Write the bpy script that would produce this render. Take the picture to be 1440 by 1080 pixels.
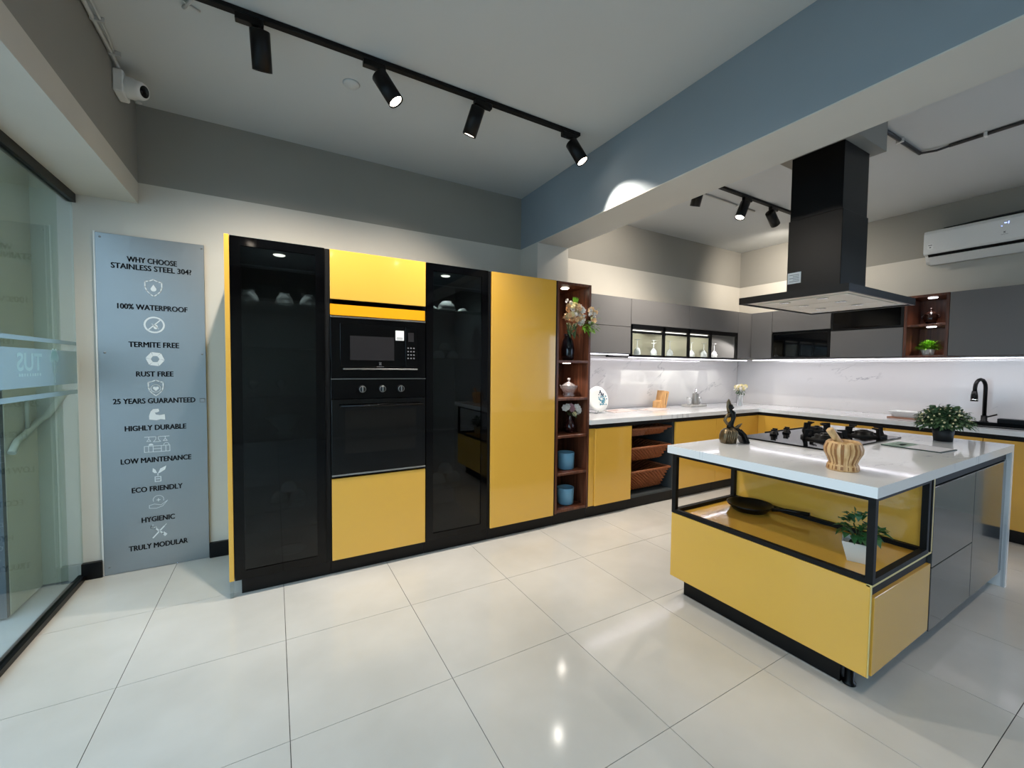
import bpy, bmesh, math, random
from mathutils import Vector, Matrix
random.seed(7)
for o in list(bpy.data.objects): bpy.data.objects.remove(o)
SC = bpy.context.scene; COL = SC.collection; PI = math.pi
# ------------------------------------------------------------------ camera
F = 582.25; YAW, PIT, ROL = [math.radians(a) for a in (60.1547, 2.2608, 0.5762)]
fw = Vector((math.cos(YAW)*math.cos(PIT), math.sin(YAW)*math.cos(PIT), -math.sin(PIT)))
rt0 = Vector((math.sin(YAW), -math.cos(YAW), 0)); up0 = rt0.cross(fw)
rt = rt0*math.cos(ROL)+up0*math.sin(ROL); up = rt.cross(fw)
cd = bpy.data.cameras.new('camera'); cam = bpy.data.objects.new('camera', cd); COL.objects.link(cam)
m = Matrix((rt, up, -fw)).transposed().to_4x4(); m.translation = (0, 0, 1.288); cam.matrix_world = m
cd.sensor_width = 36; cd.lens = F/1440*36; cd.clip_start = 0.02; SC.camera = cam
# ------------------------------------------------------------------ world, exposure
SC.view_settings.view_transform = 'Standard'; SC.view_settings.look = 'None'
SC.view_settings.exposure = 0.0; SC.view_settings.gamma = 1.0; SC.view_settings.use_curve_mapping = False
W = bpy.data.worlds.new('daylight'); SC.world = W; W.use_nodes = True
bg = W.node_tree.nodes['Background']; bg.inputs[0].default_value = (0.58, 0.74, 1.0, 1); bg.inputs[1].default_value = 4.2

# ------------------------------------------------------------------ materials
def lin(c):
    return tuple(((v/255)/12.92 if v/255 <= .04045 else ((v/255+.055)/1.055)**2.4) for v in c)+(1,)
MATS = {}
def pm(name, rgb, rough=.5, metal=0, coat=0, spec=.5, emit=0, trans=0, ior=1.45, vary=.0, vscale=3):
    m = bpy.data.materials.new(name); m.use_nodes = True; MATS[name] = m
    p = m.node_tree.nodes['Principled BSDF']
    p.inputs['Base Color'].default_value = lin(rgb); p.inputs['Roughness'].default_value = rough
    p.inputs['Metallic'].default_value = metal; p.inputs['Coat Weight'].default_value = coat
    p.inputs['Coat Roughness'].default_value = .04
    p.inputs['Specular IOR Level'].default_value = spec; p.inputs['Transmission Weight'].default_value = trans
    p.inputs['IOR'].default_value = ior
    if emit:
        p.inputs['Emission Color'].default_value = lin(rgb); p.inputs['Emission Strength'].default_value = emit
    if vary:
        nt = m.node_tree; n = nt.nodes.new('ShaderNodeTexNoise'); n.inputs['Scale'].default_value = vscale; n.inputs['Detail'].default_value = 5
        tc = nt.nodes.new('ShaderNodeTexCoord'); nt.links.new(tc.outputs['Object'], n.inputs['Vector'])
        mx = nt.nodes.new('ShaderNodeMix'); mx.data_type = 'RGBA'
        c = lin(rgb); mx.inputs[6].default_value = tuple(v*(1-vary) for v in c[:3])+(1,); mx.inputs[7].default_value = tuple(min(1, v*(1+vary)) for v in c[:3])+(1,)
        nt.links.new(n.outputs['Fac'], mx.inputs[0]); nt.links.new(mx.outputs[2], p.inputs['Base Color'])
    return m
def nodes(m): return m.node_tree, m.node_tree.nodes, m.node_tree.links, m.node_tree.nodes['Principled BSDF']
def ramp(N, stops):
    r = N.new('ShaderNodeValToRGB'); e = r.color_ramp.elements
    while len(e) < len(stops): e.new(.5)
    for el, (p, c) in zip(e, stops): el.position = p; el.color = lin(c) if len(c) == 3 else c
    return r
def thin(name, tint, refl=.5, rough=0.0, opac=0.0, glosscol=(1, 1, 1, 1), diff=None):
    """thin pane: tinted see-through with mirror reflection by fresnel"""
    m = bpy.data.materials.new(name); m.use_nodes = True; MATS[name] = m
    nt = m.node_tree; N = nt.nodes; L = nt.links; N.clear()
    out = N.new('ShaderNodeOutputMaterial'); t = N.new('ShaderNodeBsdfTransparent'); t.inputs[0].default_value = tint
    g = N.new('ShaderNodeBsdfGlossy'); g.inputs['Roughness'].default_value = rough; g.inputs[0].default_value = glosscol
    f = N.new('ShaderNodeLayerWeight'); pw = N.new('ShaderNodeMath'); pw.operation = 'POWER'; pw.inputs[1].default_value = 5; L.new(f.outputs['Facing'], pw.inputs[0])
    mu = N.new('ShaderNodeMath'); mu.operation = 'MULTIPLY_ADD'; mu.use_clamp = True; mu.inputs[1].default_value = .9*refl; mu.inputs[2].default_value = .045*refl; L.new(pw.outputs[0], mu.inputs[0])
    mx = N.new('ShaderNodeMixShader'); L.new(mu.outputs[0], mx.inputs[0]); base = t
    if diff:
        d = N.new('ShaderNodeBsdfTranslucent' if 'frost' in name else 'ShaderNodeBsdfDiffuse'); d.inputs[0].default_value = lin(diff); m2 = N.new('ShaderNodeMixShader'); m2.inputs[0].default_value = opac
        L.new(t.outputs[0], m2.inputs[1]); L.new(d.outputs[0], m2.inputs[2]); base = m2
    L.new(base.outputs[0], mx.inputs[1]); L.new(g.outputs[0], mx.inputs[2]); L.new(mx.outputs[0], out.inputs[0])
    return m
pm('yellow', (222, 172, 72), .12, coat=.5, vary=.03, vscale=2)
pm('orange_edge', (232, 160, 20), .3)
pm('cream_edge', (214, 196, 130), .4)
pm('black', (6, 6, 7), .35, vary=.1, spec=.3)
pm('black_matte', (8, 8, 9), .6, vary=.1, spec=.3)
pm('black_gloss', (3, 3, 4), .06, spec=.3)
pm('oven_glass', (4, 4, 5), .05)
pm('oven_pane', (17, 15, 13), .08)
pm('oven_window', (38, 36, 38), .08)
pm('dark_inside', (58, 64, 66), .6, vary=.1)
pm('grey_door', (99, 98, 98), .45, vary=.03, vscale=4)
pm('slate_gloss', (58, 64, 68), .1, coat=.5)
pm('white_plastic', (225, 225, 222), .4, vary=.02)
pm('white_ceramic', (232, 232, 230), .15)
pm('chrome', (200, 200, 200), .15, 1)
pm('dull_metal', (150, 150, 150), .35, 1)
pm('trim_silver', (190, 190, 190), .2, 1)
pm('blue_ceramic', (112, 166, 196), .3, vary=.04)
pm('sticker', (238, 238, 236), .5, vary=.02)
pm('ink_grey', (120, 120, 122), .6)
pm('ink_black', (12, 16, 24), .5)
pm('etch', (215, 220, 222), .45)
pm('lamp_white', (255, 240, 220), .5, emit=18)
pm('lamp_cool', (255, 250, 255), .5, emit=10)
pm('led_strip', (245, 242, 255), .5, emit=9)
pm('cab_back', (122, 118, 102), .8, vary=.05, vscale=5)
pm('mortar_strip', (150, 102, 58), .45, vary=.1, vscale=20)
pm('cab_light', (255, 250, 240), .5, emit=1.6)
pm('display_blue', (150, 170, 255), .5, emit=3)
pm('filter_metal', (222, 218, 208), .45, .3, vary=.03)
pm('bronze', (112, 98, 76), .3, .8, vary=.35, vscale=14)
pm('bronze_dark', (26, 27, 26), .3, .6, vary=.2, vscale=10)
pm('dark_glaze', (34, 20, 16), .15, vary=.2, vscale=20)
pm('vase_navy', (14, 17, 26), .12, coat=.5)
pm('vase_plum', (52, 26, 26), .12, coat=.4)
pm('leaf_dark', (78, 106, 72), .5, vary=.35, vscale=40)
pm('leaf_bright', (120, 172, 44), .5, vary=.3, vscale=30)
pm('leaf_mid', (52, 100, 52), .45, vary=.35, vscale=30)
pm('petal_peach', (244, 206, 160), .6, vary=.12, vscale=30)
pm('petal_white', (246, 240, 232), .6, vary=.05, vscale=30)
pm('petal_rose', (196, 150, 156), .6, vary=.15, vscale=30)
pm('petal_cream', (238, 226, 178), .6, vary=.1, vscale=30)
pm('stem', (70, 88, 52), .6)
pm('soil', (60, 60, 56), .9, vary=.3, vscale=60)
pm('pot_white', (225, 222, 216), .4, vary=.03)
pm('pot_black', (24, 26, 29), .5, vary=.08)
pm('marble_mark', (150, 150, 150), .5)
pm('paper', (226, 226, 232), .35, vary=.03)
pm('paper_green', (120, 150, 132), .35, vary=.3, vscale=22)
pm('paper_dark', (38, 52, 48), .4)
pm('paper_pink', (214, 200, 196), .5, vary=.06, vscale=20)
pm('print_brown', (150, 110, 96), .5)
pm('cable', (190, 190, 186), .5)
pm('conduit', (170, 168, 162), .4)
pm('conduit_dark', (52, 52, 54), .4)
pm('print_blue', (70, 140, 162), .4, vary=.2, vscale=60)
pm('print_navy', (70, 80, 100), .4)
pm('outside_wall', (172, 178, 160), .8, vary=.06, vscale=2)
pm('outside_pier', (204, 204, 186), .8, vary=.08, vscale=3)
pm('outside_dark', (60, 72, 80), .6, vary=.1)
pm('outside_floor', (176, 178, 178), .6, vary=.08, vscale=3)
pm('plaster', (206, 204, 198), .85, vary=.03, vscale=1.5)
pm('soap_grey', (150, 148, 144), .3, .5)
pm('stone_tray', (178, 176, 172), .6, vary=.1, vscale=30)
pm('wood_board', (168, 120, 96), .5, vary=.15, vscale=18)
thin('clear_glass', (.93, .96, .95, 1), 1.0)
thin('shop_glass', (.80, .86, .83, 1), .9)
thin('smoked_glass', (.24, .27, .28, 1), .7)
thin('frost_film', (.84, .88, .88, 1), .3, .4, .3, diff=(205, 215, 220))
thin('frost_mark', (.8, .9, .88, 1), .3, .4, .35, diff=(250, 250, 245))
thin('acrylic', (.85, .88, .88, 1), 1.2)
thin('crystal', (.86, .84, .84, 1), 2.0, .02, .25, diff=(210, 200, 198))
thin('drinkware', (.9, .92, .93, 1), 2.6, .02, .3, diff=(240, 240, 240))
thin('white_bowl_glass', (.7, .72, .72, 1), 1.2, .05, .6, diff=(210, 214, 214))

def two_tone(name, low, high, zt, rough=.8):
    m = pm(name, low, rough); nt, N, L, p = nodes(m)
    g = N.new('ShaderNodeNewGeometry'); s = N.new('ShaderNodeSeparateXYZ'); L.new(g.outputs['Position'], s.inputs[0])
    gt = N.new('ShaderNodeMath'); gt.operation = 'GREATER_THAN'; gt.inputs[1].default_value = zt; L.new(s.outputs[2], gt.inputs[0])
    n = N.new('ShaderNodeTexNoise'); n.inputs['Scale'].default_value = 1.7; n.inputs['Detail'].default_value = 6; L.new(g.outputs['Position'], n.inputs['Vector'])
    mx = N.new('ShaderNodeMix'); mx.data_type = 'RGBA'; mx.inputs[6].default_value = lin(low); mx.inputs[7].default_value = lin(high); L.new(gt.outputs[0], mx.inputs[0])
    m2 = N.new('ShaderNodeMix'); m2.data_type = 'RGBA'; m2.blend_type = 'MULTIPLY'; m2.inputs[0].default_value = .18
    L.new(mx.outputs[2], m2.inputs[6]); L.new(n.outputs['Fac'], m2.inputs[7]); L.new(m2.outputs[2], p.inputs['Base Color']); return m
two_tone('wall_paint', (210, 205, 194), (152, 149, 141), 2.392)
two_tone('beam_daylit_paint', (208, 205, 196), (140, 150, 156), 2.392)  # upper tone is the wall grey with blue daylight tinted in
pm('ceiling_paint', (196, 198, 196), .8, vary=.03, vscale=1.2)

def marble(name, base=(226, 224, 224), vein=(150, 150, 154), rough=.15, sc=1.3, rot=.5, dens=.5, flat=False):
    m = pm(name, base, rough, coat=.3); nt, N, L, p = nodes(m)
    g = N.new('ShaderNodeNewGeometry'); sp_ = N.new('ShaderNodeSeparateXYZ'); L.new(g.outputs['Position'], sp_.inputs[0])
    du = N.new('ShaderNodeMath'); du.operation = 'SUBTRACT'; L.new(sp_.outputs[0], du.inputs[0]); L.new(sp_.outputs[1], du.inputs[1])
    sm = N.new('ShaderNodeMath'); sm.operation = 'ADD'; L.new(sp_.outputs[0], sm.inputs[0]); L.new(sp_.outputs[1], sm.inputs[1])
    cb = N.new('ShaderNodeCombineXYZ'); L.new(du.outputs[0], cb.inputs[0])
    if flat: L.new(sm.outputs[0], cb.inputs[1])
    else: L.new(sp_.outputs[2], cb.inputs[1])
    mp0 = N.new('ShaderNodeMapping'); mp0.inputs['Rotation'].default_value = (0, 0, -rot); L.new(cb.outputs[0], mp0.inputs[0])
    mp = N.new('ShaderNodeMapping'); mp.inputs['Scale'].default_value = (sc*.55, sc*1.9, 1); L.new(mp0.outputs[0], mp.inputs[0])
    n = N.new('ShaderNodeTexNoise'); n.inputs['Scale'].default_value = 1.5; n.inputs['Detail'].default_value = 7; n.inputs['Roughness'].default_value = .6; n.inputs['Distortion'].default_value = .25
    L.new(mp.outputs[0], n.inputs['Vector'])
    s = N.new('ShaderNodeMath'); s.operation = 'SUBTRACT'; s.inputs[1].default_value = .5; L.new(n.outputs['Fac'], s.inputs[0])
    a = N.new('ShaderNodeMath'); a.operation = 'ABSOLUTE'; L.new(s.outputs[0], a.inputs[0])
    r = N.new('ShaderNodeMapRange'); r.inputs[1].default_value = 0; r.inputs[2].default_value = .009; r.inputs[3].default_value = 1; r.inputs[4].default_value = 0; L.new(a.outputs[0], r.inputs[0])
    n2 = N.new('ShaderNodeTexNoise'); n2.inputs['Scale'].default_value = 2.3; n2.inputs['Detail'].default_value = 3; L.new(g.outputs['Position'], n2.inputs['Vector'])
    r2 = N.new('ShaderNodeMapRange'); r2.inputs[1].default_value = dens; r2.inputs[2].default_value = dens+.1; L.new(n2.outputs['Fac'], r2.inputs[0])
    mu = N.new('ShaderNodeMath'); mu.operation = 'MULTIPLY'; L.new(r.outputs[0], mu.inputs[0]); L.new(r2.outputs[0], mu.inputs[1])
    mx = N.new('ShaderNodeMix'); mx.data_type = 'RGBA'; mx.inputs[6].default_value = lin(base); mx.inputs[7].default_value = lin(vein)
    L.new(mu.outputs[0], mx.inputs[0]); L.new(mx.outputs[2], p.inputs['Base Color']); return m
marble('marble_splash', (210, 206, 204), (160, 158, 160), .12, 1.1, .52, .55)
marble('marble_top', (234, 236, 238), (186, 190, 196), .08, 1.2, .6, .5, True)

def wood(name, a, b, c, stretch=(14, 14, .9), rough=.35, coat=0):
    m = pm(name, a, rough, coat=coat); nt, N, L, p = nodes(m)
    g = N.new('ShaderNodeTexCoord'); mp = N.new('ShaderNodeMapping'); mp.inputs['Scale'].default_value = stretch; L.new(g.outputs['Object'], mp.inputs[0])
    n = N.new('ShaderNodeTexNoise'); n.inputs['Scale'].default_value = 3; n.inputs['Detail'].default_value = 8; n.inputs['Distortion'].default_value = .4; L.new(mp.outputs[0], n.inputs['Vector'])
    r = ramp(N, [(.3, a), (.5, b), (.7, c)]); L.new(n.outputs['Fac'], r.inputs[0]); L.new(r.outputs[0], p.inputs['Base Color']); return m
wood('walnut', (62, 33, 22), (92, 52, 35), (118, 72, 50))
wood('mortar_wood', (176, 128, 78), (206, 164, 112), (226, 190, 140), (22, 22, 1.0), .4)
wood('block_wood', (190, 140, 86), (212, 164, 108), (226, 182, 128), (10, 10, 2), .4)
wood('wicker', (108, 58, 32), (150, 86, 50), (178, 112, 70), (30, 30, 60), .6)

def floor_mat():
    m = pm('floor_tile', (214, 210, 202), .08, spec=.5); nt, N, L, p = nodes(m)
    g = N.new('ShaderNodeNewGeometry'); n = N.new('ShaderNodeTexNoise'); n.inputs['Scale'].default_value = 2.2; n.inputs['Detail'].default_value = 7; L.new(g.outputs['Position'], n.inputs['Vector'])
    r = ramp(N, [(.3, (200, 196, 188)), (.7, (216, 212, 205))]); L.new(n.outputs['Fac'], r.inputs[0])
    L.new(r.outputs[0], p.inputs['Base Color'])
    mr = N.new('ShaderNodeMapRange'); mr.inputs[3].default_value = .07; mr.inputs[4].default_value = .16; L.new(n.outputs['Fac'], mr.inputs[0]); L.new(mr.outputs[0], p.inputs['Roughness'])
floor_mat(); pm('grout', (70, 68, 64), .9)
def steel_mat():
    m = pm('brushed_steel', (150, 155, 157), .38, .8); nt, N, L, p = nodes(m)
    g = N.new('ShaderNodeTexCoord'); mp = N.new('ShaderNodeMapping'); mp.inputs['Scale'].default_value = (2, 2, 260); L.new(g.outputs['Object'], mp.inputs[0])
    n = N.new('ShaderNodeTexNoise'); n.inputs['Scale'].default_value = 4; n.inputs['Detail'].default_value = 4; L.new(mp.outputs[0], n.inputs['Vector'])
    mr = N.new('ShaderNodeMapRange'); mr.inputs[3].default_value = .3; mr.inputs[4].default_value = .46; L.new(n.outputs['Fac'], mr.inputs[0]); L.new(mr.outputs[0], p.inputs['Roughness'])
    b = N.new('ShaderNodeBump'); b.inputs['Strength'].default_value = .05; L.new(n.outputs['Fac'], b.inputs['Height']); L.new(b.outputs[0], p.inputs['Normal'])
steel_mat()

# ------------------------------------------------------------------ mesh helpers (world coordinates)
def BM(): return bmesh.new()
def add_box(bm, x0, x1, y0, y1, z0, z1, bev=0):
    r = bmesh.ops.create_cube(bm, size=1); vs = r['verts']
    for v in vs:
        v.co = Vector(((x0+x1)/2+v.co.x*(x1-x0), (y0+y1)/2+v.co.y*(y1-y0), (z0+z1)/2+v.co.z*(z1-z0)))
    if bev:
        es = list({e for v in vs for e in v.link_edges})
        bmesh.ops.bevel(bm, geom=es, offset=bev, segments=1, affect='EDGES', profile=.5)
    return bm
def add_lathe(bm, prof, c=(0, 0, 0), n=24, axis=None, scale=(1, 1)):
    """prof: (r, z) list; axis: direction of z"""
    q = Vector((0, 0, 1)).rotation_difference(Vector(axis).normalized()) if axis is not None else None
    rings = []
    for r, z in prof:
        ring = []
        for k in range(n if r > 1e-6 else 1):
            a = 2*PI*k/n; v = Vector((r*math.cos(a)*scale[0], r*math.sin(a)*scale[1], z))
            if q: v = q @ v
            ring.append(bm.verts.new(v+Vector(c)))
        rings.append(ring)
    for A, B in zip(rings, rings[1:]):
        for k in range(n):
            a0, a1, b0, b1 = A[k % len(A)], A[(k+1) % len(A)], B[k % len(B)], B[(k+1) % len(B)]
            f = [a0, a1, b1, b0]; u = []
            for v in f:
                if v not in u: u.append(v)
            if len(u) >= 3:
                try: bm.faces.new(u).smooth = True
                except ValueError: pass
    return bm
def add_tube(bm, pts, rad, n=8, cap=True):
    pts = [Vector(p) for p in pts]; R = rad if isinstance(rad, (list, tuple)) else [rad]*len(pts)
    rings = []; ref = None
    for i, p in enumerate(pts):
        t = (pts[min(i+1, len(pts)-1)]-pts[max(i-1, 0)]).normalized()
        if ref is None: ref = t.orthogonal().normalized()
        ref = (ref-t*ref.dot(t)).normalized(); b = t.cross(ref)
        rings.append([bm.verts.new(p+(ref*math.cos(2*PI*k/n)+b*math.sin(2*PI*k/n))*R[i]) for k in range(n)])
    for A, B in zip(rings, rings[1:]):
        for k in range(n): bm.faces.new((A[k], A[(k+1) % n], B[(k+1) % n], B[k])).smooth = True
    if cap: bm.faces.new(rings[0][::-1]); bm.faces.new(rings[-1])
    return bm
def add_prism(bm, pts, d):
    """pts: list of Vector (planar polygon), d: extrusion vector"""
    a = [bm.verts.new(Vector(p)) for p in pts]; b = [bm.verts.new(Vector(p)+Vector(d)) for p in pts]; n = len(a)
    bm.faces.new(a); bm.faces.new(b[::-1])
    for k in range(n): bm.faces.new((a[k], b[k], b[(k+1) % n], a[(k+1) % n]))
    return bm
def add_ball(bm, c, r, sub=2, sc=(1, 1, 1)):
    res = bmesh.ops.create_icosphere(bm, subdivisions=sub, radius=r)
    for v in res['verts']:
        v.co = Vector((v.co.x*sc[0], v.co.y*sc[1], v.co.z*sc[2]))+Vector(c)
        for f in v.link_faces: f.smooth = True
    return bm
def link(name, bm, mat, parent=None, loc=(0, 0, 0), recalc=True):
    if recalc: bmesh.ops.recalc_face_normals(bm, faces=bm.faces)
    org = parent_origin(parent) if parent else Vector(loc)
    bmesh.ops.translate(bm, verts=bm.verts, vec=-org)
    me = bpy.data.meshes.new(name); bm.to_mesh(me); bm.free()
    o = bpy.data.objects.new(name, me); COL.objects.link(o)
    if mat: me.materials.append(MATS[mat])
    if parent: o.parent = parent
    else: o.location = org
    return o
ORG = {}
def parent_origin(p):
    v = Vector((0, 0, 0))
    while p: v += p.location; p = p.parent
    return v
def box(name, mat, parent, x0, x1, y0, y1, z0, z1, bev=.0015):
    return link(name, add_box(BM(), x0, x1, y0, y1, z0, z1, bev), mat, parent)
def tag(o, label=None, cat=None, group=None, kind=None):
    if label: o['label'] = label
    if cat: o['category'] = cat
    if group: o['group'] = group
    if kind: o['kind'] = kind
    return o
def thing(name, label, cat, loc=(0, 0, 0), group=None):
    o = bpy.data.objects.new(name, None); COL.objects.link(o); o.location = loc; o.empty_display_size = .05
    return tag(o, label, cat, group)
def sbox(name, mat, x0, x1, y0, y1, z0, z1, bev=0, parent=None):
    o = link(name, add_box(BM(), x0, x1, y0, y1, z0, z1, bev), mat, parent, ((x0+x1)/2, (y0+y1)/2, z0))
    if not parent: o['kind'] = 'structure'
    return o
def copy_thing(root, loc, label, group=None):
    r = root.copy(); COL.objects.link(r); r.location = loc; r['label'] = label
    if group: r['group'] = group
    def rec(src, dst):
        for ch in list(src.children):
            if ch.type == 'LIGHT': continue
            c = ch.copy(); COL.objects.link(c); c.parent = dst; rec(ch, c)
    rec(root, r); return r
def lamp_spot(name, loc, to, power, size, blend=.5, col=(1, .93, .84), rad=.02):
    d = bpy.data.lights.new(name, 'SPOT'); d.energy = power; d.spot_size = math.radians(size); d.spot_blend = blend; d.color = col; d.shadow_soft_size = rad
    o = bpy.data.objects.new(name, d); COL.objects.link(o); o.location = loc
    o.rotation_euler = (Vector(to)-Vector(loc)).to_track_quat('-Z', 'Y').to_euler(); return o
def lamp_area(name, loc, to, power, sx, sy, col=(1, 1, 1), roty=0):
    d = bpy.data.lights.new(name, 'AREA'); d.shape = 'RECTANGLE'; d.size = sx; d.size_y = sy; d.energy = power; d.color = col
    o = bpy.data.objects.new(name, d); COL.objects.link(o); o.location = loc
    o.rotation_euler = (Vector(to)-Vector(loc)).to_track_quat('-Z', 'Y').to_euler(); o.rotation_euler.rotate_axis('Z', roty); return o
def text_bm(s, w, h, place, depth=.001, bold=.012):
    """text fitted to width w, height h about the origin; place maps (u, v, d) to a world point"""
    cu = bpy.data.curves.new('t', 'FONT'); cu.body = s; cu.size = 1; cu.offset = bold; cu.resolution_u = 3; cu.extrude = .01
    o = bpy.data.objects.new('t', cu); COL.objects.link(o); bpy.context.view_layer.update()
    me = bpy.data.meshes.new_from_object(o.evaluated_get(bpy.context.evaluated_depsgraph_get()))
    bpy.data.objects.remove(o); bpy.data.curves.remove(cu)
    bm = BM(); bm.from_mesh(me); bpy.data.meshes.remove(me)
    xs = [v.co.x for v in bm.verts]; ys = [v.co.y for v in bm.verts]
    cx, cy = (min(xs)+max(xs))/2, (min(ys)+max(ys))/2; sx = w/(max(xs)-min(xs)); sy = h/(max(ys)-min(ys))
    for v in bm.verts: v.co = Vector(place((v.co.x-cx)*sx, (v.co.y-cy)*sy, 0 if v.co.z < 0 else depth))
    return bm
# ================================================================== SETTING
CZ = 2.86; YW = 3.37; XR = 5.47; XG = -1.006
sbox('ceiling', 'ceiling_paint', XG, XR+.1, -2.6, YW+.1, CZ, CZ+.1)
sbox('wall_back', 'wall_paint', XG-.06, XR+.1, YW, YW+.1, 0, CZ)
sbox('wall_right', 'wall_paint', XR, XR+.1, -.6, YW, 0, CZ-.001)
sbox('wall_front', 'wall_paint', XG, XR+.1, -2.7, -2.6, 0, CZ)
sbox('trim_9', 'wall_paint', XR, XR+.1, -2.6, -.6001, 2.45, CZ-.001)         # lintel over the right-hand shopfront
wf = sbox('window_2', 'black', XR, XR+.06, -2.598, -.602, 2.39, 2.4495)
for y in (-2.56, -1.6, -.64): box('mullion', 'black', wf, XR, XR+.06, y-.03, y+.03, 0, 2.3895, 0)
sbox('trim_10', 'outside_floor', XR+.1, 12, -9, 3, -.08, -.012)              # paving beyond it
sbox('trim_1', 'wall_paint', XG-.06, -.71, -2.6, YW, 2.265, CZ-.001)        # beam over the shop glass
sbox('trim_2', 'beam_daylit_paint', 2.015, 2.35, -2.6, YW, 2.387, CZ-.001)         # main beam
sbox('trim_3', 'wall_paint', 2.015, 2.35, 3.085, YW, 0, 2.387)             # column under the beam
sbox('trim_4', 'wall_paint', 2.35, 3.2, 1.09, 1.5, 2.606, CZ-.001)          # boxed duct over the hood
# floor: slab with single tiles
fl = sbox('floor', 'grout', XG-.05, XR, -2.6, YW, -.05, -.004)
TX, TY, X0, Y0, G = .5935, .6015, .033, 2.163, .0012
cache = {}
for i in range(-2, 10):
    for j in range(-8, 3):
        x0, x1 = max(X0+i*TX+G, XG-.02), min(X0+(i+1)*TX-G, XR-.002)
        y0, y1 = max(Y0+j*TY+G, -2.598), min(Y0+(j+1)*TY-G, YW-.002)
        if x1-x0 < .01 or y1-y0 < .01: continue
        key = (round(x1-x0, 3), round(y1-y0, 3)); c = ((x0+x1)/2, (y0+y1)/2)
        if key not in cache:
            t = link('tile', add_box(BM(), -key[0]/2, key[0]/2, -key[1]/2, key[1]/2, -.0035, 0, 0), 'floor_tile'); cache[key] = t.data
        else:
            t = bpy.data.objects.new('tile', cache[key]); COL.objects.link(t)
        t.parent = fl; t.location = Vector((c[0], c[1], 0))-fl.location
# baseboards beside the steel panel
sbox('baseboard_left', 'black', XG+.002, -.912, YW-.03, YW, 0, .1, .003)
sbox('baseboard_back', 'black', -.388, -.232, YW-.03, YW, 0, .1, .003)
# shop glass on the left
wn = sbox('window_1', 'black', XG-.02, XG+.02, -2.6, YW-.001, 2.215, 2.265)
for a, b in ((-2.598, .55), (.556, YW-.004)):
    box('glass_pane', 'shop_glass', wn, XG-.005, XG+.005, a, b, .03, 2.215, 0)
box('bottom_rail', 'black', wn, XG-.02, XG+.02, -2.6, YW-.001, 0, .03, .002)
def gl(y, z, d): return (XG+.0065+d, y, z)
def film(name, z0, z1): box(name, 'frost_film', wn, XG+.0052, XG+.0062, .6, YW-.01, z0, z1, 0)
film('frost_band', 1.172, 1.356); film('frost_stripe', 1.392, 1.412); film('frost_stripe', 1.112, 1.136)
link('frost_lettering', text_bm('TUS', .235, .085, lambda u, v, d: gl(2.825-u, 1.292+v, d*.6), bold=.02), 'frost_mark', wn)
bm = BM()                                                                    # tree-like emblem cut out beside the letters
for du, dv, r in ((0, .315-.3, .026), (-.03, 0, .022), (.03, .004, .022), (-.014, .03, .02), (.018, .03, .02)):
    add_prism(bm, [gl(3.075+du+r*math.cos(2*PI*k/10), 1.312+dv+r*1.1*math.sin(2*PI*k/10), 0) for k in range(10)], (.0006, 0, 0))
add_prism(bm, [gl(3.068, 1.3, 0), gl(3.082, 1.3, 0), gl(3.08, 1.185, 0), gl(3.07, 1.185, 0)], (.0006, 0, 0))
for s in (-1, 1): add_prism(bm, [gl(3.075+s*.02, 1.29, 0), gl(3.075+s*.026, 1.29, 0), gl(3.075+s*.018, 1.235, 0), gl(3.075+s*.013, 1.235, 0)], (.0006, 0, 0))
link('frost_emblem', bm, 'frost_mark', wn)
bm = BM()
for k in range(9): add_prism(bm, [gl(2.72+k*.024, 1.225, 0), gl(2.735+k*.024, 1.225, 0), gl(2.735+k*.024, 1.238, 0), gl(2.72+k*.024, 1.238, 0)], (.0006, 0, 0))
link('frost_small_lettering', bm, 'frost_mark', wn)
# outside, seen through the glass
sbox('trim_5', 'outside_wall', -3.4, XG-.06, YW+.02, YW+.2, 0, 3.2)          # corridor wall beyond the glass
sbox('trim_6', 'outside_floor', -9, XG-.05, -9, YW+.2, -.08, -.012)          # paving outside
sbox('trim_7', 'outside_pier', -1.75, -1.18, 3.06, YW+.02, 0, 2.74)          # pier beside the glass
sbox('trim_11', 'outside_dark', -1.75, -1.183, 3.03, 3.059, 0, 2.74)        # darker sheet over its front face
sbox('trim_8', 'outside_wall', -2.4, XG-.06, 2.2, YW+.2, 2.75, 2.85)         # canopy slab
pp = BM(); add_tube(pp, [(-1.05, YW-.005, 1.13), (-1.13, YW-.01, .985), (-1.158, YW-.03, .96), (-1.158, 3.20, .905), (-1.158, 3.11, .88), (-1.158, 3.06, .83)], .017)
add_tube(pp, [(-1.162, 3.235, 1.10), (-1.162, 3.235, .93)], .009)
tag(link('drain_pipe', pp, 'outside_wall', None, (-1.15, 3.3, .8)), 'pale bent drain pipe on the outdoor pier seen through the glass', 'pipe')

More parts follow.
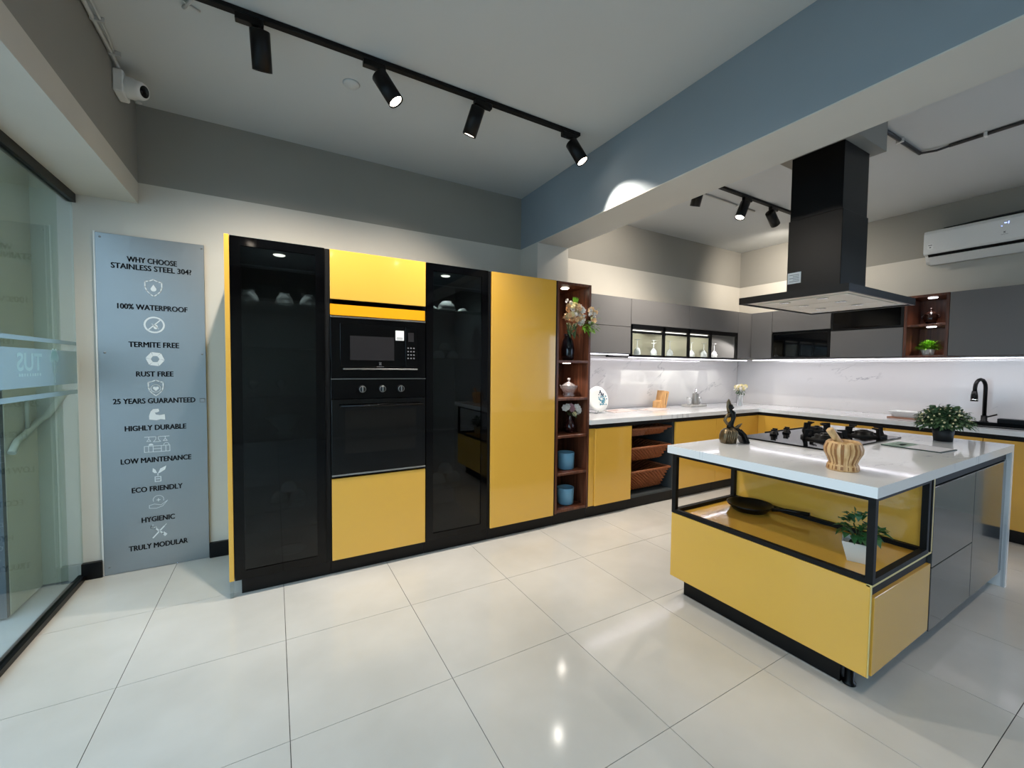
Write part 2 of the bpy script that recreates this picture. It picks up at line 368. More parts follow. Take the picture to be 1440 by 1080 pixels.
# ================================================================== STEEL INFORMATION PANEL
sp = thing('steel_sign_panel', 'tall brushed steel information panel with black lettering and pale icons on white wall', 'sign', (-.647, 3.36, 0))
PY = 3.352
box('panel_sheet', 'brushed_steel', sp, -.906, -.389, PY, YW-.002, .004, 2.06, .001)
box('panel_frame', 'white_plastic', sp, -.914, -.907, PY+.002, YW-.001, .004, 2.066, 0)
def sf(u0, z0):
    return lambda u, v, d: (u0+u, PY-.0004-d, z0+v)
for s, z, w in (('WHY CHOOSE', 1.921, .24), ('STAINLESS STEEL 304?', 1.876, .385), ('100% WATERPROOF', 1.636, .338), ('TERMITE FREE', 1.407, .245),
                ('RUST FREE', 1.226, .182), ('25 YEARS GUARANTEED', 1.059, .40), ('HIGHLY DURABLE', .891, .30), ('LOW MAINTENANCE', .689, .345),
                ('ECO FRIENDLY', .506, .25), ('HYGIENIC', .313, .165), ('TRULY MODULAR', .144, .292)):
    bm = BM()
    for du, dv in ((-.0015, .0004), (-.0005, -.0006), (.0005, .0006), (.0015, -.0004)):        # bold: struck several times
        b2 = text_bm(s, w-.004, .032, sf(-.647+du, z+dv), bold=0); tm = bpy.data.meshes.new('t'); b2.to_mesh(tm); b2.free(); bm.from_mesh(tm); bpy.data.meshes.remove(tm)
    link('lettering', bm, 'ink_black', sp, recalc=False)
def stroke(bm, pts, w, f, closed=False):
    n = len(pts)
    for i in range(n if closed else n-1):
        a, b = Vector(pts[i]), Vector(pts[(i+1) % n]); t = (b-a).normalized(); q = Vector((-t.y, t.x))*w/2; a = a-t*w*.4; b = b+t*w*.4
        add_prism(bm, [f(*(a+q), 0), f(*(b+q), 0), f(*(b-q), 0), f(*(a-q), 0)], (0, -.0006, 0))
def fill(bm, pts, f): add_prism(bm, [f(p[0], p[1], 0) for p in pts], (0, -.0006, 0))
def arc(cx, cy, r, a0, a1, n=16, sy=1): return [(cx+r*math.cos(math.radians(a0+(a1-a0)*k/n)), cy+sy*r*math.sin(math.radians(a0+(a1-a0)*k/n))) for k in range(n+1)]
SHIELD = [(0, .052), (.022, .042), (.04, .038), (.04, .005), (.033, -.018), (.018, -.036), (0, -.05), (-.018, -.036), (-.033, -.018), (-.04, .005), (-.04, .038), (-.022, .042)]
def icon(z, draw):
    bm = BM(); draw(bm, sf(-.645, z)); link('icon', bm, 'etch', sp)
def i_shield(bm, f): stroke(bm, SHIELD, .006, f, True); fill(bm, [(0, .022)]+arc(0, -.006, .014, 40, -220, 12), f)
def i_termite(bm, f):
    for A, B, Cc, D in zip(arc(0, 0, .051, 0, 360, 24), arc(0, 0, .051, 0, 360, 24)[1:], arc(0, 0, .042, 0, 360, 24)[1:], arc(0, 0, .042, 0, 360, 24)): fill(bm, [A, B, Cc, D], f)
    stroke(bm, [(-.03, -.032), (.03, .032)], .006, f)
    fill(bm, arc(.006, -.012, .011, 0, 360, 10, 1.3)[:-1], f); stroke(bm, [(-.012, .006), (.02, -.022)], .003, f)
def i_rust(bm, f):
    for k in range(6):
        a = 60*k; P = lambda r, d: (r*math.cos(math.radians(d)), r*math.sin(math.radians(d))); fill(bm, [P(.021, a), P(.046, a-6), P(.046, a+50), P(.021, a+60), P(.019, a+30)], f)
def i_heart(bm, f):
    stroke(bm, [(x*.9, y*.95) for x, y in SHIELD], .006, f, True); stroke(bm, arc(0, -.002, .024, 0, 360, 18)[:-1], .004, f, True)
    fill(bm, [(0, -.018), (-.015, -.002), (-.012, .008), (-.004, .008), (0, .003), (.004, .008), (.012, .008), (.015, -.002)], f)
def i_arm(bm, f): fill(bm, [(-.035, -.03), (-.036, -.008), (-.028, .02), (-.016, .034), (.01, .036), (.014, .02), (.004, .014), (-.008, .012), (-.002, 0), (.016, -.004), (.04, 0), (.042, -.034), (.02, -.03), (0, -.036)], f)
def i_kitchen(bm, f):
    for a, b in (((-.062, -.045), (.062, -.045)), ((-.062, -.008), (.062, -.008)), ((-.06, .05), (.06, .05)), ((-.062, -.045), (-.062, -.008)), ((.062, -.045), (.062, -.008)), ((-.02, -.045), (-.02, -.008)), ((.02, -.045), (.02, -.008)), ((-.042, -.045), (-.042, -.01)), ((.042, -.045), (.042, -.01)), ((-.02, -.026), (.02, -.026)), ((-.04, .05), (-.04, .034)), ((.04, .05), (.04, .034))): stroke(bm, [a, b], .0028, f)
    stroke(bm, [(-.018, .018), (.018, .018), (.006, .034), (.006, .05), (-.006, .05), (-.006, .034)], .0028, f, True)
    for s in (-1, 1): stroke(bm, [(s*.04-.01, .022), (s*.04+.01, .022), (s*.04, .036)], .0028, f, True)
    fill(bm, arc(-.03, -.004, .012, 0, 180, 8), f); stroke(bm, arc(.045, -.004, .013, 0, 180, 8), .003, f)
def i_sprout(bm, f):
    fill(bm, [(0, .0), (.012, .03), (.042, .046), (.036, .022), (.014, .006)], f); fill(bm, [(-.004, .004), (-.012, .026), (-.024, .036), (-.026, .014), (-.016, .004)], f)
    stroke(bm, [(0, 0), (0, -.012)], .004, f); stroke(bm, [(-.014, -.05), (.014, -.05), (.014, -.02), (-.014, -.02)], .004, f, True); stroke(bm, [(-.008, -.034), (.008, -.034)], .004, f)
def i_hand(bm, f):
    stroke(bm, [(-.045, -.03), (-.045, -.012), (-.02, -.006), (.012, -.016), (.045, .01), (.02, -.024), (-.01, -.034)], .0026, f, True)
    stroke(bm, arc(0, .02, .026, -20, 200, 16), .0026, f); stroke(bm, [(-.008, .018), (.008, .018)], .004, f); stroke(bm, [(0, .01), (0, .026)], .004, f)
def i_tools(bm, f):
    stroke(bm, [(-.03, -.038), (.024, .026)], .007, f); stroke(bm, [(-.022, .026), (.02, -.02)], .008, f); fill(bm, [(.012, -.02), (.024, -.008), (.04, -.026), (.028, -.038)], f)
    stroke(bm, arc(-.028, .03, .013, 100, 350, 10), .006, f); stroke(bm, [(.024, .026), (.036, .04)], .003, f)
for z, d in ((1.757, i_shield), (1.531, i_termite), (1.319, i_rust), (1.138, i_heart), (.972, i_arm), (.783, i_kitchen), (.599, i_sprout), (.413, i_hand), (.231, i_tools)): icon(z, d)
box('lock_plate', 'dull_metal', sp, -.425, -.397, PY-.006, PY, 1.04, 1.068, .002)
for x, z in ((-.884, 2.035), (-.402, 2.035), (-.877, 1.353), (-.409, 1.356), (-.884, .05)):
    link('screw', add_lathe(BM(), [(0, .003), (.005, .003), (.006, 0)], (x, PY, z), 10, (0, -1, 0)), 'dull_metal', sp)

# ================================================================== TALL UNITS
YF = 2.69; YD = YF+.02; YB = YW-.005; ZT = 1.982; ZB = .098
def plinth(p, x0, x1, y=2.735): box('plinth', 'black', p, x0, x1, y, y+.02, 0, ZB-.002)
def downlight(p, x, y, z, power, mat='lamp_white', col=(1, .95, .88), size=120, r=.03):
    d = link('downlight', add_lathe(BM(), [(0, -.004), (r, -.004), (r+.004, 0), (0, 0)], (x, y, z), 20), mat, p)
    l = lamp_spot('downlight_glow', (x, y, z-.012), (x, y, 0), power, size, .8, col, .025); l.parent = d; l.location = Vector(l.location)-parent_origin(d)
def carcass(p, x0, x1, z0, z1, y0=YD+.002, y1=YB, mat='dark_inside', back=True, t=.016, top=True):
    bm = BM(); add_box(bm, x0, x0+t, y0, y1, z0, z1); add_box(bm, x1-t, x1, y0, y1, z0, z1); add_box(bm, x0+t, x1-t, y0, y1, z0, z0+t)
    if top: add_box(bm, x0+t, x1-t, y0, y1, z1-t, z1)
    if back: add_box(bm, x0+t, x1-t, y1-.01, y1, z0+t, z1-t)
    return link('carcass', bm, mat, p)
def glass_door(p, x0, x1, z0, z1, s=.048):
    bm = BM(); add_box(bm, x0, x0+s, YF, YD, z0, z1); add_box(bm, x1-s, x1, YF, YD, z0, z1); add_box(bm, x0+s, x1-s, YF, YD, z0, z0+s); add_box(bm, x0+s, x1-s, YF, YD, z1-s, z1)
    d = link('door', bm, 'black_gloss', p); box('glass', 'smoked_glass', d, x0+s, x1-s, YF+.006, YF+.011, z0+s, z1-s, 0)
def display_cabinet(x0, x1, label, shelves, left_panel=False):
    p = thing('tall_display_cabinet', label, 'cabinet', ((x0+x1)/2, YF, 0), 'tall kitchen units along the back wall')
    carcass(p, x0, x1, ZB, ZT); glass_door(p, x0+.002, x1-.028, ZB, ZT-.002)
    box('handle_profile', 'black_matte', p, x1-.026, x1-.001, YF+.01, YD, ZB, ZT-.002, 0)
    for z in shelves: box('shelf', 'clear_glass', p, x0+.018, x1-.018, 2.75, YB-.02, z-.008, z, 0)
    box('shelf_edge', 'white_ceramic', p, x0+.018, x1-.018, 2.744, 2.7495, shelves[-1]-.007, shelves[-1], 0)  # white strip stands in for a bright lit line on the glass edge
    plinth(p, x0+.03 if left_panel else x0, x1); downlight(p, (x0+x1)/2-.01, 2.95, ZT-.017, 40)
    if left_panel:
        box('side_panel', 'yellow', p, x0-.024, x0-.001, YF, YB, ZB, ZT+.002); box('panel_foot', 'acrylic', p, x0-.022, x0-.004, YF+.01, YF+.04, 0, ZB, 0)
    return p
display_cabinet(-.203, .289, 'tall black smoked-glass display cabinet with a yellow side panel, nearest the steel sign', (.445, .86, 1.11, 1.39, 1.65, 1.847), True)
display_cabinet(.879, 1.367, 'tall black smoked-glass display cabinet between the oven tower and the tall yellow door', (.43, .86, 1.35, 1.69, 1.852))
tw = thing('oven_tower_cabinet', 'yellow tall cabinet housing the black microwave and oven', 'cabinet', (.584, YF, 0), 'tall kitchen units along the back wall')
carcass(tw, .2895, .8785, ZB, ZT, mat='black_matte'); plinth(tw, .2895, .8785)
box('flap_door', 'yellow', tw, .291, .876, YF, YD, 1.688, ZT-.002); box('filler_strip', 'orange_edge', tw, .291, .876, YF+.012, YD, 1.594, 1.66)
box('drawer_front', 'yellow', tw, .294, .876, YF, YD, ZB, .6); box('shelf', 'black_matte', tw, .306, .862, YD+.002, YB-.02, 1.2, 1.212, 0); box('shelf', 'black_matte', tw, .306, .862, YD+.002, YB-.02, .604, .62, 0)
# microwave
mw = thing('built_in_microwave', 'black built-in microwave with keypad and white sticker above the oven', 'microwave', (.584, YF, 1.214))
box('body', 'black_matte', mw, .308, .86, YD+.004, 3.1, 1.2135, 1.58)
box('front_panel', 'black_gloss', mw, .292, .876, YF+.002, YD+.003, 1.214, 1.58); box('top_trim', 'trim_silver', mw, .292, .876, YF-.002, YF+.008, 1.5805, 1.589)
box('door_glass', 'black_gloss', mw, .345, .735, YF-.004, YF+.0015, 1.285, 1.545); box('window', 'oven_window', mw, .401, .667, YF-.0056, YF-.0042, 1.325, 1.473, 0)
st = box('sticker', 'sticker', mw, .676, .73, YF-.0056, YF-.0042, 1.455, 1.518, 0)
for k in range(2): box('printed_line', 'ink_grey', st, .683, .723, YF-.0062, YF-.0057, 1.463+k*.008, 1.466+k*.008, 0)
cp = box('control_panel', 'black_gloss', mw, .74, .82, YF-.004, YF+.0015, 1.285, 1.545); box('display', 'oven_window', cp, .758, .795, YF-.0056, YF-.0042, 1.45, 1.508, 0)
for i in range(3):
    for j in range(4): box('key', 'ink_grey', cp, .753+i*.019, .762+i*.019, YF-.005, YF-.0042, 1.338+j*.022, 1.346+j*.022, 0)
def emblem(p, place, mat='ink_grey', s=1.0):
    bm = BM(); f = place
    def st2(pts, w):
        for a, b in zip(pts, pts[1:]):
            a, b = Vector(a), Vector(b); t = (b-a).normalized(); q = Vector((-t.y, t.x))*w/2
            v = [Vector(f(*(r))) for r in ((a+q)*s, (b+q)*s, (b-q)*s, (a-q)*s)]; nrm = Vector(f(0, 0, .0006))-Vector(f(0, 0)); add_prism(bm, v, nrm)
    st2(arc(-.011, 0, .01, 60, -60, 6), .004); st2(arc(.011, 0, .01, 120, 240, 6), .004); st2(arc(0, .012, .009, 230, 310, 6), .004); st2(arc(0, -.012, .009, 50, 130, 6), .004)
    for k in range(7): st2([(-.021+k*.0065, -.019), (-.0172+k*.0065, -.019)], .004)
    return link('maker_emblem', bm, mat, p)
emblem(mw, lambda u, v, d=0: (.58+u, YF-.0046-d, 1.304+v))
box('pull_bar', 'trim_silver', mw, .36, .82, YF-.012, YF+.001, 1.266, 1.274, .002)
# oven
ov = thing('built_in_oven', 'black built-in oven with three round knobs and a long bar handle', 'oven', (.584, YF, .622))
box('body', 'black_matte', ov, .308, .86, YD+.004, 3.2, .6215, 1.198)
box('control_panel', 'black_gloss', ov, .292, .876, YF, YD+.003, 1.088, 1.212); box('top_trim', 'trim_silver', ov, .292, .876, YF-.004, YF-.0005, 1.207, 1.211, 0)
od = box('oven_door', 'oven_glass', ov, .294, .874, YF-.006, YD+.003, .628, 1.084); box('window', 'oven_pane', od, .37, .81, YF-.0072, YF-.0062, .75, 1.015, 0)
box('bottom_trim', 'trim_silver', ov, .294, .874, YF-.006, YD, .616, .6265, 0)
hb = BM(); add_tube(hb, [(.342, YF-.045, 1.046), (.845, YF-.045, 1.046)], .008, 10)
for x in (.37, .815): add_box(hb, x-.008, x+.008, YF-.045, YF-.0065, 1.04, 1.052)
link('handle', hb, 'black_gloss', ov)
for x in (.47, .591, .708):
    k = link('knob', add_lathe(BM(), [(0, .026), (.017, .026), (.019, .022), (.02, .004), (.024, 0), (0, 0)], (x, YF-.0005, 1.146), 20, (0, -1, 0)), 'black', ov)
    link('knob_ring', add_lathe(BM(), [(.017, .0262), (.0195, .0262), (.0195, .024), (.017, .024)], (x, YF-.0005, 1.146), 20, (0, -1, 0)), 'dull_metal', k)
    box('knob_grip', 'dull_metal', k, x-.003, x+.003, YF-.034, YF-.0268, 1.13, 1.162, .001)
# yellow pantry
pt = thing('tall_pantry_cabinet', 'tall cabinet with one full-height plain yellow door beside the walnut shelves', 'cabinet', (1.655, YF, 0), 'tall kitchen units along the back wall')
carcass(pt, 1.3675, 1.957, ZB, ZT, mat='black_matte'); plinth(pt, 1.3675, 1.957); box('door', 'yellow', pt, 1.37, 1.94, YF, YD, ZB, ZT-.002)
box('handle_profile', 'black_matte', pt, 1.942, 1.9565, YF+.008, YD, ZB, ZT-.002, 0)
# walnut open shelves
ws = thing('open_shelf_unit', 'tall narrow walnut open shelf unit with five compartments', 'shelf', (2.13, 2.7, 0)); WX0, WX1 = 1.958, 2.306
bm = BM(); add_box(bm, WX0, WX0+.02, 2.7, 3.075, .1, ZT); add_box(bm, WX1-.02, WX1, 2.7, 3.075, .1, ZT)
link('side_panel', bm, 'walnut', ws); box('top_panel', 'walnut', ws, WX0+.0205, WX1-.0205, 2.7, 3.06, ZT-.02, ZT); box('back_panel', 'walnut', ws, WX0+.0205, WX1-.0205, 3.062, 3.074, .1, ZT)
for z in (.125, .428, .737, 1.045, 1.352): box('shelf', 'walnut', ws, WX0+.0205, WX1-.0205, 2.702, 3.061, z-.02, z)
plinth(ws, WX0, WX1); downlight(ws, 2.135, 2.84, ZT-.021, 9); downlight(ws, 2.135, 2.80, 1.331, 6)

# ================================================================== BASE UNITS
def base_door(p, x0, x1, z0=.105, z1=.775): return box('door', 'yellow', p, x0+.0015, x1-.0015, YF, YD, z0, z1)
def base_unit(name, label, x0, x1, door=True, group='yellow base cabinets under the back counter', fill0=0, fill1=0):
    p = thing(name, label, 'cabinet', ((x0+x1)/2, YF, 0), group)
    carcass(p, x0, x1, .1, .81, y1=YB-.02, mat='black_matte' if door else 'dark_inside', top=False); plinth(p, x0, x1)
    box('handle_profile', 'black_matte', p, x0, x1, YF+.004, YD+.001, .778, .811, 0)
    if door: base_door(p, x0+fill0, x1-fill1)
    if fill0: box('filler_strip', 'yellow', p, x0, x0+fill0-.001, YF+.014, YD+.001, .105, .775)
    if fill1: box('filler_strip', 'yellow', p, x1-fill1+.001, x1, YF+.004, YD+.001, .105, .775)
    return p
base_unit('base_cabinet', 'yellow base cabinet beside the walnut shelves with a darker filler strip', 2.308, 2.800, fill0=.064)
base_unit('basket_cabinet', 'open black base cabinet fitted with three wicker drawers', 2.8005, 3.392, False, None)
base_unit('base_cabinet', 'yellow base cabinet directly right of the wicker baskets', 3.3925, 4.03)
base_unit('base_cabinet', 'second yellow base cabinet right of the wicker baskets', 4.0305, 4.385)
base_unit('base_cabinet', 'yellow base cabinet in the inner corner of the counter', 4.3855, 4.80, fill1=.03)
def basket(z, h, label):
    x0, x1, y0, y1 = 2.83, 3.36, 2.735, 3.2
    p = thing('wicker_basket', label, 'basket', (3.095, 2.97, z), 'wicker drawers in the open base unit')
    per = []; nx, ny = 24, 20
    for k in range(nx): per.append((k/nx, 0))
    for k in range(ny): per.append((1, k/ny))
    for k in range(nx): per.append((1-k/nx, 1))
    for k in range(ny): per.append((0, 1-k/ny))
    bm = BM(); rows = max(4, int(h/.014)); R = []
    for r in range(rows+1):
        t = r/rows; ins = .06*(1-t); row = []
        for i, (u, v) in enumerate(per):
            w = .008*(1 if (i+r) % 2 else -1)
            x = x0+ins+(x1-x0-2*ins)*u; y = y0+ins+(y1-y0-2*ins)*v
            if v == 0: y -= w
            elif v == 1: y += w
            if u == 0: x -= w
            elif u == 1: x += w
            row.append(bm.verts.new((x, y, z+t*h)))
        R.append(row)
    for A, B in zip(R, R[1:]):
        for k in range(len(A)): bm.faces.new((A[k], A[(k+1) % len(A)], B[(k+1) % len(A)], B[k]))
    bm.faces.new(R[0][::-1]); link('woven_body', bm, 'wicker', p)
    bm = BM(); loop = [(x0-.008, y0-.008), (x1+.008, y0-.008), (x1+.008, y1), (x0-.008, y1), (x0-.008, y0-.008)]
    for a, b in zip(loop, loop[1:]): add_tube(bm, [(a[0], a[1], z+h), (b[0], b[1], z+h)], .011, 8)
    link('rim', bm, 'wicker', p)
    bm = BM()
    for x in (2.8175, 3.3745): add_box(bm, x-.0006, x+.0006, y0, y1, z+h-.02, z+h-.005)
    link('runner', bm, 'dull_metal', p)
basket(.145, .185, 'deep wicker drawer, lowest of the three in the open unit')
basket(.42, .13, 'wicker drawer in the middle of the open unit')
basket(.655, .075, 'shallow wicker drawer, topmost in the open unit')
XF = 4.80
def base_right(label, y0, y1, fill=0):
    p = thing('base_cabinet', label, 'cabinet', (XF, (y0+y1)/2, 0), 'yellow base cabinets along the right wall')
    bm = BM(); add_box(bm, XF+.022, XR-.03, y0, y0+.016, .1, .81); add_box(bm, XF+.022, XR-.03, y1-.016, y1, .1, .81); add_box(bm, XF+.022, XR-.03, y0+.016, y1-.016, .1, .116); add_box(bm, XR-.04, XR-.03, y0+.016, y1-.016, .116, .81)
    link('carcass', bm, 'black_matte', p); box('plinth', 'black', p, XF+.045, XF+.065, y0, y1, 0, .096)
    box('handle_profile', 'black_matte', p, XF+.004, XF+.021, y0, y1, .778, .811, 0); box('door', 'yellow', p, XF, XF+.02, y0+.0015, y1-fill-.0015, .105, .775)
    if fill: box('filler_strip', 'yellow', p, XF+.008, XF+.02, y1-fill, y1, .105, .775)
base_right('yellow base cabinet on the right wall, next to the counter corner', 2.162, 2.71, .09)
base_right('yellow base cabinet on the right wall, second from the counter corner', 1.56, 2.1615)
base_right('yellow base cabinet on the right wall under the white tray', .958, 1.5595)
base_right('yellow base cabinet under the black sink', .356, .9575)
# counter tops, splash
ct = thing('kitchen_countertop', 'L-shaped white marble countertop along the back and right walls', 'countertop', (3.8, 3.0, .812))
CT0, CT1 = .8125, .851
bm = BM(); SX0, SX1, SY0, SY1 = 4.93, 5.35, .42, 1.17
v = [(2.308, 2.68), (4.79, 2.68), (4.79, SY1), (XR-.002, SY1), (XR-.002, YW-.002), (2.308, YW-.002)]
add_prism(bm, [Vector((a, b, CT0)) for a, b in v], (0, 0, CT1-CT0))
add_box(bm, 4.79, SX0, SY0, SY1, CT0, CT1); add_box(bm, SX1, XR-.002, SY0, SY1, CT0, CT1); add_box(bm, 4.79, XR-.002, .34, SY0, CT0, CT1)
link('slab', bm, 'marble_top', ct)
bs = thing('marble_backsplash', 'grey-veined white marble splashback behind the counters', 'backsplash', (3.9, YW, CT1))
box('splash_panel', 'marble_splash', bs, 2.352, XR-.013, YW-.0115, YW-.001, CT1+.0005, 1.425); box('splash_panel', 'marble_splash', bs, XR-.012, XR-.001, -.25, YW-.012, CT1+.0005, 1.425)

# ================================================================== WALL UNITS
YU = 3.0; XU = 5.13; UB, UT = 1.43, 1.988
def upper_back(label, x0, x1, splits, z0=UB):
    p = thing('wall_cabinet', label, 'cabinet', ((x0+x1)/2, YU, z0), 'grey wall cabinets')
    bm = BM(); add_box(bm, x0, x1, YU+.021, YW-.002, z0, UT); link('carcass', bm, 'black_matte', p)
    zs = [z0]+splits+[UT]
    for a, b in zip(zs, zs[1:]): box('door', 'grey_door', p, x0+.002, x1-.002, YU, YU+.02, a+.002, b-.002)
    return p
upper_back('grey two-flap wall cabinet next to the walnut shelves', 2.352, 3.079, [1.703], 1.437)
upper_back('grey lift-up wall cabinet above the wine glasses, left one', 3.08, 3.972, [], 1.733)
upper_back('grey lift-up wall cabinet above the wine glasses, right one', 3.9725, 4.861, [], 1.733)
upper_back('narrow grey corner wall cabinet right of the wine glasses', 4.8615, 5.1485, [])
gc = thing('wine_glass_cabinet', 'low black-framed glass cabinet holding upside-down wine glasses', 'cabinet', (3.97, YU, 1.41))
GZ0, GZ1 = 1.412, 1.732
posts = [3.081, 3.55, 3.95, 4.33, 4.838]
bm = BM(); add_box(bm, 3.081, 4.86, YU, YU+.03, GZ1-.045, GZ1); add_box(bm, 3.081, 4.86, YU, YU+.02, GZ0, GZ0+.018)
for x in posts: add_box(bm, x, x+.022 if x > 4.8 or x < 3.1 else x+.03, YU, YU+.02, GZ0, GZ1)
add_box(bm, 3.081, 4.86, YW-.03, YW-.014, GZ0, GZ0+.018)
link('frame', bm, 'black', gc)
for a, b in zip(posts[:3], posts[1:4]): box('glass_door', 'clear_glass', gc, a+.03, b, YU+.004, YU+.008, GZ0+.018, GZ1-.06, 0)
box('glass_shelf', 'clear_glass', gc, 3.252, 4.837, 3.141, 3.239, GZ0+.01, GZ0+.018, 0)
bm = BM(); add_box(bm, 3.104, 4.837, YU+.0205, 3.14, GZ0+.008, GZ0+.018); add_box(bm, 3.104, 4.837, 3.24, YW-.031, GZ0+.008, GZ0+.018); add_box(bm, 3.104, 3.25, 3.14, 3.24, GZ0+.008, GZ0+.018); link('base_board', bm, 'grey_door', gc)
bm = BM()
for a, b in zip(posts[:3], posts[1:4]): add_box(bm, a+.03, b, YU+.002, YU+.018, GZ1-.085, GZ1-.063)
link('door_rail', bm, 'black', gc)
bm = BM(); add_box(bm, 3.081, 3.1, YU+.031, YW-.002, GZ0+.02, GZ1); add_box(bm, 4.842, 4.86, YU+.031, YW-.002, GZ0+.02, GZ1); add_box(bm, 3.1, 4.842, YU+.031, YW-.002, GZ1-.012, GZ1); link('side_panel', bm, 'grey_door', gc)
bx = box('back_panel', 'cab_back', gc, 3.102, 4.8405, YW-.012, YW-.003, GZ0+.02, GZ1-.013); bx['label'] = 'pale back panel behind the glass doors'
for a, b in zip(posts[:3], posts[1:4]):
    d = box('cabinet_light', 'cab_light', gc, a+.04, b-.01, YU+.026, YU+.034, GZ1-.061, GZ1-.05, 0)
    q = {0: 3.45, 1: 4.08, 2: 4.62}[posts.index(a)]; l = lamp_spot('cabinet_light_glow', (q, YU+.042, 1.667), (q, YU+.34, 1.15), 12, 150, .3, (1, .95, .88), .006); l.parent = d; l.location = Vector(l.location)-parent_origin(d)
def upper_right(label, y0, y1, parts):
    p = thing('wall_cabinet', label, 'cabinet', (XU, (y0+y1)/2, UB), 'grey wall cabinets')
    bm = BM(); add_box(bm, XU+.021, XR-.002, y0, y1, UB, UT); link('carcass', bm, 'black_matte', p)
    for z0, z1, mt in parts:
        d = box('door' if mt == 'grey_door' else 'glass_door', mt, p, XU, XU+.02, y0+.002, y1-.002, z0+.002, z1-.002)
        if mt != 'grey_door':
            bm = BM()
            for a, b, c, e in ((y0+.002, y0+.022, z0+.002, z1-.002), (y1-.022, y1-.002, z0+.002, z1-.002), (y0+.022, y1-.022, z0+.002, z0+.018), (y0+.022, y1-.022, z1-.018, z1-.002)): add_box(bm, XU-.003, XU-.0002, a, b, c, e)
            link('door_frame', bm, 'black', d)
upper_right('narrow grey corner wall cabinet on the right wall', 2.752, 2.998, [(UB, UT, 'grey_door')])
upper_right('wall cabinet with a grey flap above a black glass flap', 2.1525, 2.7515, [(UB, 1.722, 'black_gloss'), (1.735, UT, 'grey_door')])
upper_right('wall cabinet with a black glass flap above a grey flap', 1.562, 2.152, [(UB, 1.708, 'grey_door'), (1.708, UT, 'black_gloss')])
upper_right('wide plain grey wall cabinet right of the walnut niche', .55, 1.262, [(UB, UT, 'grey_door')])
upper_right('plain grey wall cabinet at the far right above the sink', -.25, .5495, [(UB, UT, 'grey_door')])
wr = thing('walnut_wall_shelf', 'walnut two-compartment open wall shelf between grey cabinets', 'shelf', (XU, 1.41, UB)); NY0, NY1 = 1.263, 1.561
bm = BM(); add_box(bm, XU, XR-.002, NY0, NY0+.02, UB-.012, UT); add_box(bm, XU, XR-.002, NY1-.02, NY1, UB-.012, UT); link('side_panel', bm, 'walnut', wr)
for n, z in (('top_panel', UT), ('shelf', 1.722), ('bottom_panel', UB+.008)): box(n, 'walnut', wr, XU+.001, XR-.016, NY0+.0205, NY1-.0205, z-.02, z)
box('back_panel', 'walnut', wr, XR-.015, XR-.003, NY0+.0205, NY1-.0205, UB-.012, UT)
downlight(wr, 5.24, 1.40, UT-.021, 4, 'lamp_cool', (1, .95, .95)); downlight(wr, 5.24, 1.40, 1.701, 3.5, 'lamp_cool', (1, .95, .95))
# under-cabinet LED strips
def led(label, x0, x1, y0, y1, z, power, to, alongx):
    t = thing('led_strip_light', label, 'light', ((x0+x1)/2, (y0+y1)/2, z)); 
    box('channel', 'dull_metal', t, x0, x1, y0, y1, z-.006, z, 0); box('diffuser', 'led_strip', t, x0, x1, y0+(0 if not alongx else .001), y1-(0 if not alongx else .001), z-.012, z-.0062, 0)
    c = Vector(((x0+x1)/2, (y0+y1)/2, z-.016)); L = x1-x0 if alongx else y1-y0
    l = lamp_area('led_glow', c, c+Vector(to), power, L if alongx else .01, .01 if alongx else L, (.97, .95, 1)); l.rotation_euler = (math.radians(18), 0, 0) if alongx else (0, math.radians(-18), 0)
    l.parent = t; l.location = c-t.location
led('bright white LED strip under the back wall cabinets', 2.36, 3.075, 3.024, 3.039, 1.4365, .9, (0, .3, -1), True)
led('bright white LED strip under the wine glass cabinet', 3.09, 5.10, 3.022, 3.037, 1.4115, 2.4, (0, .3, -1), True)
led('bright white LED strip under the right wall cabinets', XU+.024, XU+.039, -.2, 2.98, 1.4175, 4.6, (.3, 0, -1), False)
# ================================================================== ISLAND
IX0, IX1, IY0, IY1 = 1.92, 3.82, .635, 1.575; IT = .86; IB = .818
isl = thing('kitchen_island', 'yellow and grey kitchen island with white marble waterfall top and open display bay', 'island', (2.87, 1.1, 0))
bm = BM(); add_prism(bm, [Vector((IX0, IY0, z)) if False else Vector((x, IY0, z)) for x, z in ((IX0, IB), (IX0, IT), (IX1, IT), (IX1, 0), (IX1-.04, 0), (IX1-.04, IB))], (0, IY1-IY0, 0))
link('waterfall_top', bm, 'marble_top', isl)
FX, DY = 1.955, .65                                                          # planes of the front panel and of the right-hand fronts
box('front_panel', 'yellow', isl, FX, FX+.02, DY+.006, 1.565, .112, .474)
box('end_trim', 'cream_edge', isl, FX, 2.575, DY+.001, DY+.019, .4665, .4755, .0005)
box('corner_trim', 'cream_edge', isl, FX+.0005, FX+.008, DY+.0025, DY+.0055, .112, .4655, 0)
bm = BM(); add_box(bm, FX+.021, 2.56, DY+.022, 1.56, .112, .128); add_box(bm, FX+.021, FX+.035, DY+.022, 1.56, .128, .456); add_box(bm, 2.545, 2.56, DY+.022, 1.56, .128, .456); add_box(bm, FX+.035, 2.545, 1.545, 1.56, .128, .456)
link('drawer_box', bm, 'black_matte', isl)
box('drawer_front', 'yellow', isl, FX+.026, 2.566, DY, DY+.019, .112, .421)
box('handle_recess', 'black_matte', isl, FX+.018, 2.574, DY+.014, DY+.0205, .4215, .4655, 0)
box('bay_floor', 'yellow', isl, FX+.0205, 2.53, DY+.021, 1.558, .4575, .476, .001)
box('bay_back', 'yellow', isl, 2.532, 2.55, DY+.006, 1.562, .478, IB-.002, .001)
box('bay_side_edge', 'cream_edge', isl, 2.563, 2.575, DY, DY+.018, .477, IB-.002, .0005)
